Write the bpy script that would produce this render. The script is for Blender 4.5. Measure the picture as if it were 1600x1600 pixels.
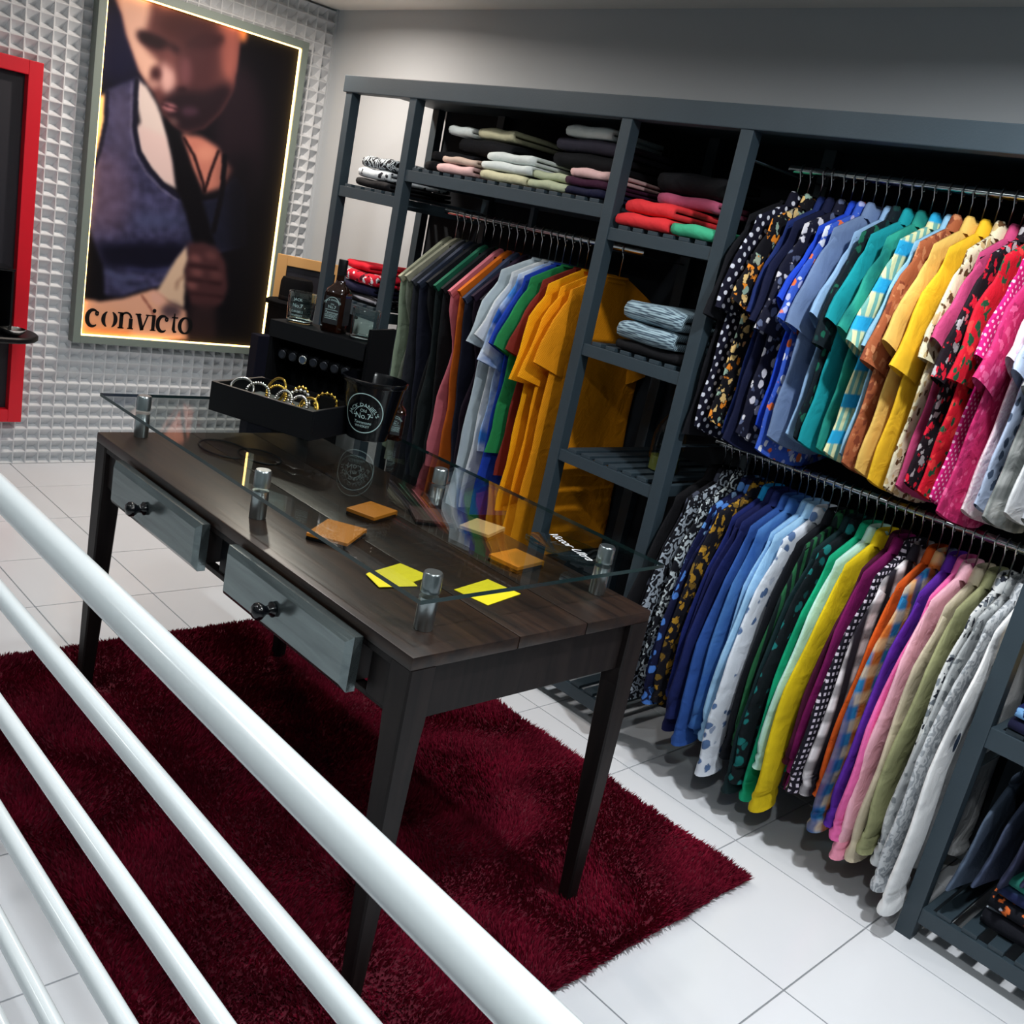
import bpy, bmesh, math, random
import numpy as np
from mathutils import Matrix, Vector, noise as mnoise
random.seed(7)
S = bpy.context.scene
for o in list(bpy.data.objects): bpy.data.objects.remove(o)
C = S.collection

# ------------------------------------------------------------------ camera
cam_d = bpy.data.cameras.new('camera'); cam = bpy.data.objects.new('camera', cam_d); C.objects.link(cam)
cam_d.sensor_width = 36; cam_d.sensor_fit = 'HORIZONTAL'; cam_d.lens = 1529.237/1600*36; cam_d.clip_start = .02
RM = ((0.67214823, -0.33559981, 0.65999207), (0.71280673, 0.05214741, -0.69941919), (0.20030807, 0.94056016, 0.27426860))
CP = Vector((1.97518, -2.43551, 1.56763))
cam.matrix_world = Matrix.Translation(CP) @ Matrix(RM).to_4x4()
S.camera = cam
# ------------------------------------------------------------------ world, exposure
w = bpy.data.worlds.new('world'); S.world = w; w.use_nodes = True
w.node_tree.nodes['Background'].inputs[0].default_value = (.50, .74, .80, 1)
w.node_tree.nodes['Background'].inputs[1].default_value = .06
S.view_settings.view_transform = 'Standard'; S.view_settings.look = 'None'
S.view_settings.exposure = 0.0; S.view_settings.gamma = 1; S.view_settings.use_curve_mapping = False
CEIL = 2.446; XB = -2.87; YW = .62; FR = .0715
# ceiling downlights: x, y, watts, colour
DOWN = [(1.35, -.62, 32, (.96, .985, 1)), (.1, -.78, 6, (1, .99, .97)), (-1.15, -.62, 10, (1, .97, .93)),
        (-2.15, -.12, 24, (1, .87, .76)), (1.9, -2.2, 17, (.93, .985, 1)), (-.2, -2.4, 11, (.93, .985, 1)), (-1.5, -3.2, 4, (.96, .985, 1)),  # the lamps by the railing and drawers are unseen, added as fill
        (2.75, -.70, 9, (.96, .985, 1))]

# ------------------------------------------------------------------ helpers
def lin(c):
    r = []
    for v in c[:3]:
        v = v/255.
        r.append(v/12.92 if v <= .04045 else ((v+.055)/1.055)**2.4)
    return (*r, 1)
def nt(name):
    m = bpy.data.materials.new(name); m.use_nodes = True
    n = m.node_tree.nodes; return m, n, m.node_tree.links, n['Principled BSDF']
def plain(name, c, rough=.5, metal=0, spec=.5, bump=0, bscale=200, vary=0, vscale=6, coat=0):
    m, n, l, b = nt(name)
    b.inputs['Base Color'].default_value = lin(c); b.inputs['Roughness'].default_value = rough
    b.inputs['Metallic'].default_value = metal; b.inputs['Specular IOR Level'].default_value = spec
    if coat: b.inputs['Coat Weight'].default_value = coat; b.inputs['Coat Roughness'].default_value = .08
    tc = n.new('ShaderNodeTexCoord')
    if vary:
        t = n.new('ShaderNodeTexNoise'); t.inputs['Scale'].default_value = vscale; t.inputs['Detail'].default_value = 5
        l.new(tc.outputs['Object'], t.inputs['Vector'])
        mx = n.new('ShaderNodeMix'); mx.data_type = 'RGBA'
        a = lin([max(0, v*(1-vary)) for v in c]); bb = lin([min(255, v*(1+vary)) for v in c])
        mx.inputs[6].default_value = a; mx.inputs[7].default_value = bb
        l.new(t.outputs['Fac'], mx.inputs[0]); l.new(mx.outputs[2], b.inputs['Base Color'])
    if bump:
        t = n.new('ShaderNodeTexNoise'); t.inputs['Scale'].default_value = bscale; t.inputs['Detail'].default_value = 3
        l.new(tc.outputs['Object'], t.inputs['Vector'])
        bp = n.new('ShaderNodeBump'); bp.inputs['Strength'].default_value = bump; bp.inputs['Distance'].default_value = .01
        l.new(t.outputs['Fac'], bp.inputs['Height']); l.new(bp.outputs['Normal'], b.inputs['Normal'])
    return m
def emis(name, c, s):
    m, n, l, b = nt(name)
    b.inputs['Base Color'].default_value = lin(c); b.inputs['Emission Color'].default_value = lin(c); b.inputs['Emission Strength'].default_value = s
    return m
def thin_glass(name, tint, ior=1.5, rough=0.0):
    m, n, l, b = nt(name); n.remove(b)
    out = [k for k in n if k.type == 'OUTPUT_MATERIAL'][0]
    t = n.new('ShaderNodeBsdfTransparent'); t.inputs[0].default_value = (*tint, 1)
    g = n.new('ShaderNodeBsdfGlossy'); g.inputs['Roughness'].default_value = rough
    # Schlick reflectance, the same from either side of the pane
    ge = n.new('ShaderNodeNewGeometry'); dp = n.new('ShaderNodeVectorMath'); dp.operation = 'DOT_PRODUCT'
    l.new(ge.outputs['Incoming'], dp.inputs[0]); l.new(ge.outputs['Normal'], dp.inputs[1])
    def mm(op, a, b2=None):
        q_ = n.new('ShaderNodeMath'); q_.operation = op
        for i_, v_ in enumerate((a, b2)):
            if v_ is None: continue
            if isinstance(v_, (int, float)): q_.inputs[i_].default_value = v_
            else: l.new(v_, q_.inputs[i_])
        return q_.outputs[0]
    f0 = ((ior-1)/(ior+1))**2
    fr = mm('ADD', mm('MULTIPLY', mm('POWER', mm('SUBTRACT', 1, mm('ABSOLUTE', dp.outputs['Value'])), 5), 1-f0), f0)
    mx = n.new('ShaderNodeMixShader'); l.new(fr, mx.inputs[0]); l.new(t.outputs[0], mx.inputs[1]); l.new(g.outputs[0], mx.inputs[2])
    l.new(mx.outputs[0], out.inputs[0]); return m

class MB:
    """collects faces; build() links them as one mesh object"""
    def __init__(s): s.v = []; s.f = []
    def add(s, v, f):
        k = len(s.v); s.v += [tuple(p) for p in v]; s.f += [tuple(i+k for i in q) for q in f]; return s
    def box(s, a, b, bev=0):
        (x0, y0, z0), (x1, y1, z1) = a, b
        if not bev:
            v = [(x0,y0,z0),(x1,y0,z0),(x1,y1,z0),(x0,y1,z0),(x0,y0,z1),(x1,y0,z1),(x1,y1,z1),(x0,y1,z1)]
            return s.add(v, [(0,3,2,1),(4,5,6,7),(0,1,5,4),(1,2,6,5),(2,3,7,6),(3,0,4,7)])
        bm = bmesh.new(); bmesh.ops.create_cube(bm, size=1)
        for q in bm.verts: q.co = Vector(((x0+x1)/2+q.co.x*(x1-x0), (y0+y1)/2+q.co.y*(y1-y0), (z0+z1)/2+q.co.z*(z1-z0)))
        bmesh.ops.bevel(bm, geom=bm.edges[:], offset=bev, segments=2, affect='EDGES', profile=.6)
        bm.verts.index_update(); s.add([q.co for q in bm.verts], [[q.index for q in f.verts] for f in bm.faces]); bm.free(); return s
    def tube(s, pts, r, n=10, caps=True, closed=False):
        pts = [Vector(p) for p in pts]; m = len(pts); rr = r if isinstance(r, (list, tuple)) else [r]*m
        rings = []; up = None
        for i, p in enumerate(pts):
            if closed: d = pts[(i+1) % m]-pts[i-1]
            else: d = pts[min(i+1, m-1)]-pts[max(i-1, 0)]
            d.normalize()
            if up is None: up = Vector((0, 0, 1)) if abs(d.z) < .9 else Vector((1, 0, 0))
            a = d.cross(up)
            if a.length < 1e-5: a = d.cross(Vector((0, 1, 0)))
            a.normalize(); b = a.cross(d); up = b
            rings.append([p+(a*math.cos(t)+b*math.sin(t))*rr[i] for t in [2*math.pi*k/n for k in range(n)]])
        v = [q for g in rings for q in g]; f = []
        for i in range(m if closed else m-1):
            j = (i+1) % m
            for k in range(n): f.append((i*n+k, i*n+(k+1) % n, j*n+(k+1) % n, j*n+k))
        if caps and not closed: f.append(tuple(range(n))[::-1]); f.append(tuple((m-1)*n+k for k in range(n)))
        return s.add(v, f)
    def lathe(s, prof, n=24, c=(0, 0, 0), cap0=True, cap1=True):
        v = []; f = []
        for r, z in prof:
            for k in range(n):
                t = 2*math.pi*k/n; v.append((c[0]+r*math.cos(t), c[1]+r*math.sin(t), c[2]+z))
        m = len(prof)
        for i in range(m-1):
            for k in range(n): f.append((i*n+k, i*n+(k+1) % n, (i+1)*n+(k+1) % n, (i+1)*n+k))
        if cap0: f.append(tuple(range(n))[::-1])
        if cap1: f.append(tuple((m-1)*n+k for k in range(n)))
        return s.add(v, f)
    def mesh(s, name):
        me = bpy.data.meshes.new(name); me.from_pydata(s.v, [], s.f); me.update()
        bm = bmesh.new(); bm.from_mesh(me); bmesh.ops.recalc_face_normals(bm, faces=bm.faces); bm.to_mesh(me); bm.free(); return me
    def build(s, name, mat, parent=None, smooth=False, loc=None):
        return obj(name, s.mesh(name), mat, parent, smooth, loc)
def obj(name, me, mat, parent=None, smooth=False, loc=None):
    if mat is not None and not me.materials: me.materials.append(mat)
    if smooth is True: me.shade_smooth()
    elif smooth: me.shade_smooth(); me.set_sharp_from_angle(angle=smooth)
    o = bpy.data.objects.new(name, me); C.objects.link(o)
    if parent: o.parent = parent
    if loc: o.location = loc
    return o
def tag(o, label=None, cat=None, group=None, kind=None):
    if label: o['label'] = label
    if cat: o['category'] = cat
    if group: o['group'] = group
    if kind: o['kind'] = kind
    return o
def thing(name, label, cat, loc=(0, 0, 0), rz=0, group=None):
    o = bpy.data.objects.new(name, None); C.objects.link(o); o.empty_display_size = .05
    o.location = loc; o.rotation_euler = (0, 0, rz); return tag(o, label, cat, group)
def text_mesh(s, size, shear=0, space=1):
    cu = bpy.data.curves.new('t', 'FONT'); cu.body = s; cu.size = size; cu.shear = shear; cu.align_x = 'CENTER'; cu.space_character = space; cu.resolution_u = 3
    o = bpy.data.objects.new('t', cu); C.objects.link(o); dg = bpy.context.evaluated_depsgraph_get(); dg.update()
    me = bpy.data.meshes.new_from_object(o.evaluated_get(dg))
    v = [tuple(p.co) for p in me.vertices]; f = [tuple(p.vertices) for p in me.polygons]
    bpy.data.objects.remove(o); bpy.data.meshes.remove(me); bpy.data.curves.remove(cu); return v, f
SM = math.radians(40)
def sstep(a, b, x): t = min(1, max(0, (x-a)/(b-a))); return t*t*(3-2*t)

# ------------------------------------------------------------------ materials
M = {}
M['wall'] = plain('painted_wall', (187, 193, 198), .8, bump=.03, bscale=90, vary=.02, vscale=2)
M['ceil'] = plain('ceiling_paint', (244, 240, 234), .85, bump=.02)
M['relief'] = plain('relief_panel_plaster', (208, 212, 216), .62, bump=.03, bscale=300)
M['grout'] = plain('grout', (150, 152, 156), .9)
M['tile'] = plain('white_porcelain', (226, 229, 234), .22, bump=.015, bscale=420, vary=.015, vscale=3)
M['unit'] = plain('slate_painted_metal', (44, 58, 67), .55, bump=.04, bscale=160, vary=.06, vscale=9)
M['chrome'] = plain('chrome', (205, 210, 212), .16, metal=1)
M['steel'] = plain('brushed_steel', (178, 188, 190), .28, metal=1, bump=.03, bscale=60)
M['black'] = plain('black_lacquer', (8, 9, 13), .45, spec=.25, bump=.02)
M['blackmat'] = plain('black_felt', (6, 7, 10), .9, spec=.12, bump=.1, bscale=500)
M['blackgloss'] = plain('black_gloss', (6, 7, 11), .16)
M['hanger'] = plain('dark_hanger_metal', (52, 54, 60), .3, metal=.8)
M['gold'] = plain('gold_metal', (214, 178, 84), .2, metal=1)
M['silver'] = plain('silver_metal', (206, 206, 204), .2, metal=1)
M['rail'] = plain('white_enamel', (224, 232, 235), .16, vary=.01)
M['red'] = plain('red_lacquer', (205, 8, 34), .4, vary=.04)
M['frame'] = plain('grey_green_frame', (112, 124, 118), .55)
M['dark_panel'] = plain('dark_panel', (24, 23, 33), .5)
M['led'] = emis('warm_led', (255, 206, 120), 7)
M['lens'] = emis('lamp_lens', (255, 248, 236), 9)
M['glass'] = thin_glass('clear_glass', (.93, .965, .955), 1.5)
M['tumbler'] = thin_glass('tumbler_glass', (.80, .88, .88), 1.55)
M['glass_edge'] = plain('glass_cut_edge', (22, 46, 48), .12)
M['whisky'] = plain('amber_whisky', (34, 13, 4), .08, coat=.3); M['whisky'].node_tree.nodes['Principled BSDF'].inputs['Transmission Weight'].default_value = .35
M['label'] = plain('black_paper', (20, 24, 28), .6)
M['print'] = plain('white_print', (168, 196, 196), .6)
M['yellow'] = plain('yellow_card', (236, 214, 20), .55)
M['orange_leather'] = plain('tan_leather', (196, 116, 24), .5, bump=.06)
M['beige_leather'] = plain('beige_leather', (196, 160, 108), .55, bump=.06)
M['brown_leather'] = plain('brown_leather', (66, 40, 36), .5, bump=.06)
M['kraft'] = plain('kraft_card', (196, 150, 92), .75, bump=.04)
M['acrylic'] = thin_glass('acrylic', (.72, .84, .86), 1.45)
M['rugbase'] = plain('rug_backing', (86, 3, 28), .95)
def rug_mat():
    m, n, l, b = nt('crimson_pile'); tc = n.new('ShaderNodeTexCoord')
    t = n.new('ShaderNodeTexNoise'); t.inputs['Scale'].default_value = 7; t.inputs['Detail'].default_value = 6; l.new(tc.outputs['Object'], t.inputs['Vector'])
    r = n.new('ShaderNodeValToRGB'); r.color_ramp.elements[0].color = lin((92, 2, 28)); r.color_ramp.elements[1].color = lin((124, 5, 40))
    r.color_ramp.elements[0].position = .35; r.color_ramp.elements[1].position = .7
    l.new(t.outputs['Fac'], r.inputs[0]); l.new(r.outputs[0], b.inputs['Base Color']); b.inputs['Roughness'].default_value = .8
    b.inputs['Specular IOR Level'].default_value = .2; b.inputs['Sheen Weight'].default_value = .15; b.inputs['Sheen Tint'].default_value = lin((190, 30, 80))
    return m
M['pile'] = rug_mat()
def wood_mat(name, c1, c2, rough, along='x'):
    m, n, l, b = nt(name); tc = n.new('ShaderNodeTexCoord'); mp = n.new('ShaderNodeMapping')
    mp.inputs['Scale'].default_value = (1.2, 14, 14) if along == 'x' else (14, 14, 1.2)
    l.new(tc.outputs['Object'], mp.inputs['Vector'])
    t = n.new('ShaderNodeTexNoise'); t.inputs['Scale'].default_value = 3; t.inputs['Detail'].default_value = 8; t.inputs['Distortion'].default_value = .6; l.new(mp.outputs[0], t.inputs['Vector'])
    r = n.new('ShaderNodeValToRGB'); r.color_ramp.elements[0].color = lin(c1); r.color_ramp.elements[1].color = lin(c2); r.color_ramp.elements[0].position = .32; r.color_ramp.elements[1].position = .72
    l.new(t.outputs['Fac'], r.inputs[0]); l.new(r.outputs[0], b.inputs['Base Color']); b.inputs['Roughness'].default_value = rough
    bp = n.new('ShaderNodeBump'); bp.inputs['Strength'].default_value = .12; bp.inputs['Distance'].default_value = .004; l.new(t.outputs['Fac'], bp.inputs['Height']); l.new(bp.outputs[0], b.inputs['Normal'])
    return m
M['top'] = wood_mat('dark_walnut_top', (22, 15, 13), (50, 34, 25), .36)
M['leg'] = wood_mat('dark_walnut_leg', (17, 14, 15), (34, 28, 27), .45, 'z')
for k_ in ('top', 'leg'): M[k_].node_tree.nodes['Principled BSDF'].inputs['Specular IOR Level'].default_value = .42 if k_ == 'top' else .2
M['drawer'] = wood_mat('lacquered_drawer', (108, 118, 120), (134, 146, 147), .2); M['drawer'].node_tree.nodes['Principled BSDF'].inputs['Metallic'].default_value = .85

# fabrics ---------------------------------------------------------------
def fab(name, kind, *cols, sc=1.0, rough=.85):
    m, n, l, b = nt(name); b.inputs['Roughness'].default_value = rough; b.inputs['Specular IOR Level'].default_value = .25
    tc = n.new('ShaderNodeTexCoord'); V = tc.outputs['Object']
    def N(t, **k):
        q = n.new(t)
        for a, v in k.items(): setattr(q, a, v)
        return q
    def mth(op, a, b_=None):
        q = N('ShaderNodeMath', operation=op)
        for i, v in enumerate((a, b_)):
            if v is None: continue
            if isinstance(v, (int, float)): q.inputs[i].default_value = v
            else: l.new(v, q.inputs[i])
        return q.outputs[0]
    def mix(f, a, b_):
        q = N('ShaderNodeMix', data_type='RGBA')
        if isinstance(f, (int, float)): q.inputs[0].default_value = f
        else: l.new(f, q.inputs[0])
        for i, v in ((6, a), (7, b_)):
            if isinstance(v, tuple): q.inputs[i].default_value = v
            else: l.new(v, q.inputs[i])
        return q.outputs[2]
    def noise(scale, detail=4, dist=0):
        t = N('ShaderNodeTexNoise'); t.inputs['Scale'].default_value = scale; t.inputs['Detail'].default_value = detail; t.inputs['Distortion'].default_value = dist
        l.new(V, t.inputs['Vector']); return t
    def gt(v, th, soft=.03):
        q = N('ShaderNodeMapRange'); q.inputs[1].default_value = th-soft; q.inputs[2].default_value = th+soft
        l.new(v, q.inputs[0]); return q.outputs[0]
    k = [lin(c) for c in cols]
    sep = N('ShaderNodeSeparateXYZ'); l.new(V, sep.inputs[0])
    if kind == 'plain':
        col = mix(noise(9).outputs['Fac'], lin([v*.86 for v in cols[0]]), lin([min(255, v*1.1) for v in cols[0]]))
    elif kind == 'knit':
        y = mth('SINE', mth('MULTIPLY', sep.outputs[1], 700*sc)); z = mth('SINE', mth('MULTIPLY', sep.outputs[2], 700*sc))
        col = mix(gt(mth('MULTIPLY', y, z), 0, .4), k[0], k[1])
    elif kind == 'dots':
        a = mth('MULTIPLY', mth('ADD', sep.outputs[1], sep.outputs[2]), 26*sc); c = mth('MULTIPLY', mth('SUBTRACT', sep.outputs[1], sep.outputs[2]), 26*sc)
        fa = mth('SUBTRACT', mth('FRACT', a), .5); fc = mth('SUBTRACT', mth('FRACT', c), .5)
        d = mth('SQRT', mth('ADD', mth('MULTIPLY', fa, fa), mth('MULTIPLY', fc, fc)))
        col = mix(gt(d, .24, .03), k[1], k[0])
    elif kind in ('floral', 'splash'):
        v = N('ShaderNodeTexVoronoi'); v.inputs['Scale'].default_value = 34*sc
        ns = noise(40*sc, 3); vm = N('ShaderNodeVectorMath', operation='ADD'); sc2 = N('ShaderNodeVectorMath', operation='SCALE'); sc2.inputs['Scale'].default_value = .045 if kind == 'splash' else .022
        l.new(ns.outputs['Color'], sc2.inputs[0]); l.new(V, vm.inputs[0]); l.new(sc2.outputs[0], vm.inputs[1]); l.new(vm.outputs[0], v.inputs['Vector'])
        cs = N('ShaderNodeSeparateColor'); l.new(v.outputs['Color'], cs.inputs[0])
        c2 = mix(gt(cs.outputs[0], .55), k[1], k[2] if len(k) > 2 else k[1])
        if len(k) > 3: c2 = mix(gt(cs.outputs[1], .7), c2, k[3])
        th = N('ShaderNodeMath', operation='MULTIPLY'); l.new(cs.outputs[2], th.inputs[0]); th.inputs[1].default_value = .22
        col = mix(gt(mth('SUBTRACT', mth('ADD', th.outputs[0], .3), v.outputs['Distance']), 0, .04), k[0], c2)
    elif kind == 'paisley':
        wv = N('ShaderNodeTexWave'); wv.inputs['Scale'].default_value = 14*sc; wv.inputs['Distortion'].default_value = 14; wv.inputs['Detail'].default_value = 2; wv.inputs['Detail Scale'].default_value = 2.2
        l.new(V, wv.inputs['Vector']); col = mix(gt(wv.outputs['Fac'], .55, .12), k[0], k[1])
        if len(k) > 2: col = mix(gt(noise(16*sc).outputs['Fac'], .56, .02), col, k[2])
    elif kind in ('plaid', 'stripe', 'check'):
        def band(axis, f, th, soft=.15):
            return gt(mth('SINE', mth('MULTIPLY', sep.outputs[axis], f)), th, soft)
        if kind == 'stripe': col = mix(band(1, 190*sc, .1), k[0], k[1]); col = mix(band(2, 60*sc, .4), col, k[2]) if len(k) > 2 else col
        elif kind == 'check': col = mix(mth('MULTIPLY', band(1, 330*sc, 0), band(2, 330*sc, 0)), k[0], k[1])
        else:
            col = mix(band(1, 70*sc, .0, .5), k[0], k[1]); col = mix(mth('MULTIPLY', band(2, 80*sc, .1, .5), .65), col, k[2])
            if len(k) > 3: col = mix(mth('MULTIPLY', band(1, 35*sc, .8, .1), .8), col, k[3])
    elif kind == 'dye':
        f = noise(5*sc, 2, 1.2).outputs['Fac']; col = mix(gt(f, .5, .12), k[0], k[1])
        if len(k) > 2: col = mix(gt(noise(8*sc, 2, .6).outputs['Fac'], .62, .08), col, k[2])
    else: col = k[0]
    if isinstance(col, tuple): b.inputs['Base Color'].default_value = col
    else: l.new(col, b.inputs['Base Color'])
    bn = noise(15, 6, .8); bp = N('ShaderNodeBump'); bp.inputs['Strength'].default_value = .5; bp.inputs['Distance'].default_value = .014
    l.new(bn.outputs['Fac'], bp.inputs['Height']); l.new(bp.outputs[0], b.inputs['Normal'])
    return m

# ------------------------------------------------------------------ lamps in the ceiling
def downlight(x, y, watts, col, i):
    t = thing('ceiling_downlight', ['round recessed ceiling lamp above the right clothes rails', 'round recessed ceiling lamp above the middle of the wooden table', 'round recessed ceiling lamp above the trouser rail',
        'round recessed ceiling lamp near the portrait corner', 'added unseen fill lamp above the white railing', 'added unseen fill lamp in front of the table drawers',
        'added unseen fill lamp left of the white railing', 'round recessed ceiling lamp beyond the right shelf post'][i], 'ceiling lamp', (x, y, CEIL), 0, 'ceiling downlights')
    MB().lathe([(.062, -.001), (.075, -.001), (.078, -.006), (.070, -.010), (.058, -.006), (.056, .0)], 28, cap0=False, cap1=False).build('trim_ring', M['steel'], t, SM)
    MB().lathe([(.0001, -.002), (.058, -.002)], 28, cap0=False, cap1=False).build('lens', M['lens'], t)
    ld = bpy.data.lights.new('lamp_light', 'AREA'); ld.shape = 'DISK'; ld.size = .11; ld.energy = watts; ld.color = col; ld.spread = math.radians(170)
    lo = bpy.data.objects.new('lamp_light', ld); C.objects.link(lo); lo.parent = t; lo.location = (0, 0, -.012)
for i, d in enumerate(DOWN): downlight(*d, i)

# ------------------------------------------------------------------ the room
P = .42
fl = tag(MB().box((XB-.1, -4.3, -.06), (3.4, YW+.1, -.006)).build('floor', M['grout']), kind='structure')
tm = MB().box((.002, .002, -.007), (P-.002, P-.002, 0), .0012).mesh('floor_tile')
for i in range(-7, 8):
    for j in range(-10, 2):
        x0, y0 = i*P, j*P
        x1, y1 = min(x0+P, 3.36), min(y0+P, YW); xa = max(x0, XB)
        if xa > x0 or y1 < y0+P-1e-6: MB().box((xa+.002, y0+.002, -.007), (x1-.002, y1-.002, 0), .0012).build('floor_tile', M['tile'], fl)
        else: obj('floor_tile', tm, M['tile'], fl, loc=(x0, y0, 0))
tag(MB().box((XB-.1, -4.3, CEIL), (3.4, YW+.1, CEIL+.06)).build('ceiling', M['ceil']), kind='structure')
tag(MB().box((XB, YW, 0), (3.4, YW+.1, CEIL)).build('wall_right', M['wall']), kind='structure')
wb = tag(MB().box((XB-.1, -4.3, 0), (XB-.036, YW, CEIL)).build('wall_back', M['relief']), kind='structure')
# relief cells of the back wall: pits with a long upper slope
q = .058; D = .034
def cell(x, y, z):
    e = .0022; y0, y1, z0, z1 = y+e, y+q-e, z+e, z+q-e
    ya, yb, zc = y+q*.28, y+q*.76, z+q*.34
    v = [(x,y,z),(x,y+q,z),(x,y+q,z+q),(x,y,z+q),(x,y0,z0),(x,y1,z0),(x,y1,z1),(x,y0,z1),(x-D,ya,zc),(x-D,yb,zc)]
    f = [(0,1,5,4),(1,2,6,5),(2,3,7,6),(3,0,4,7),(7,6,9,8),(4,5,9,8),(4,8,7),(5,6,9)]
    return v, f
cm = MB().add(*cell(0, 0, 0)).mesh('relief_cell'); cm.materials.append(M['relief'])
cells = []
ny = int((YW+4.2)/q); nz = int(CEIL/q)
RMi = Matrix(RM).transposed()
for a in range(ny):
    for b_ in range(nz+1):
        y = YW-(a+1)*q; z = b_*q-.02 if b_ else 0
        z = b_*q
        if z+q > CEIL: continue
        d = RMi @ (Vector((XB, y+q/2, z+q/2))-CP); px, py = 800-1529*d.x/d.z*1, 800+1529*d.y/d.z
        vis = -20 < px < 1620 and -20 < py < 1620
        hid = (-.6 < y and y+q < .43 and z > .64 and z+q < 2.24) or (y+q < -.83 and .24 < z and z+q < 1.81)
        cells.append(((Vector((XB, y, z))-CP).length + (0 if vis and not hid else 50), y, z))
cells.sort()
for d_, y, z in cells[:300]: obj('relief_cell', cm, None, wb, loc=(XB, y, z))
rest = MB()
for d_, y, z in cells[300:]: rest.add(*cell(XB, y, z))
tag(rest.build('relief_cell_field', M['relief'], wb), kind='stuff')
tag(MB().box((XB, YW-.012, 0), (XB+.012, YW, CEIL)).build('trim_1', M['wall']), kind='structure')

# ------------------------------------------------------------------ railing in the foreground
rl = thing('railing', 'white enamelled tube railing running across the foreground', 'railing', (.9, -1.936, 0))
def rx(x): return x-.9
MB().tube([(rx(-1.2), 0, 1.018), (rx(2.6), 0, 1.018)], .0222, 24).build('handrail', M['rail'], rl, SM)
for z in (.858, .668, .483, .293, .108): MB().tube([(rx(-1.2), 0, z), (rx(2.6), 0, z)], .0148, 18).build('rail_bar', M['rail'], rl, SM)
for x in (-1.16, 2.56): MB().tube([(rx(x), 0, 0), (rx(x), 0, 1.0)], .02, 18).lathe([(.05, 0), (.05, .006), (.024, .012)], 20, (rx(x), 0, 0)).build('railing_post', M['rail'], rl, SM)

# ------------------------------------------------------------------ rug
rug = thing('rug', 'shaggy crimson rug under the wooden table', 'rug', (.03, -.92, 0))
RX0, RX1, RY0, RY1 = -.90, .965, -1.70, -.150
def rl_(x, y, z): return (x-.03, y+.92, z)
MB().box(rl_(RX0+.015, RY0+.015, .001), rl_(RX1-.015, RY1-.015, .012), .003).build('rug_backing', M['rugbase'], rug)
v = []; f = []; rr = random.Random(3)
feet = [(-.602, -1.295), (.735, -1.295), (-.602, -.70), (.735, -.70)]
NB = 150000
for k in range(NB):
    if k < NB*.9: x, y = rr.uniform(RX0, RX1), rr.uniform(RY0, RY1)
    else:
        e = rr.random()*2*((RX1-RX0)+(RY1-RY0)); a, b_ = RX1-RX0, RY1-RY0
        if e < a: x, y = RX0+e, RY0+rr.uniform(-.006, .02)
        elif e < 2*a: x, y = RX0+e-a, RY1-rr.uniform(-.006, .02)
        elif e < 2*a+b_: x, y = RX0+rr.uniform(-.006, .02), RY0+e-2*a
        else: x, y = RX1-rr.uniform(-.006, .02), RY0+e-2*a-b_
    h = rr.uniform(.018, .032)*(.8+.3*mnoise.noise((x*6, y*6, 0)))
    if min(math.hypot(x-p[0], y-p[1]) for p in feet) < .034: h *= .6
    ex = 1 if x > RX1-.03 else -1 if x < RX0+.03 else 0; ey = 1 if y > RY1-.03 else -1 if y < RY0+.03 else 0
    la = math.pi*2*mnoise.noise((x*2.5, y*2.5, 3)) + rr.uniform(-.9, .9); lr = rr.uniform(.003, .016)
    dx, dy = math.cos(la)*lr+ex*rr.uniform(0, .014), math.sin(la)*lr+ey*rr.uniform(0, .014)
    ta = rr.uniform(0, math.pi); wx, wy = math.cos(ta)*.0026, math.sin(ta)*.0026
    n0 = len(v); z0 = .006
    v += [rl_(x-wx, y-wy, z0), rl_(x+wx, y+wy, z0), rl_(x+dx*.5+wx*.9, y+dy*.5+wy*.9, z0+h*.6), rl_(x+dx*.5-wx*.9, y+dy*.5-wy*.9, z0+h*.6), rl_(x+dx, y+dy, z0+h)]
    f += [(n0, n0+1, n0+2, n0+3), (n0+3, n0+2, n0+4)]
me = bpy.data.meshes.new('rug_pile'); me.from_pydata(v, [], f); me.update()
tag(obj('rug_pile', me, M['pile'], rug), kind='stuff')

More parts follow.
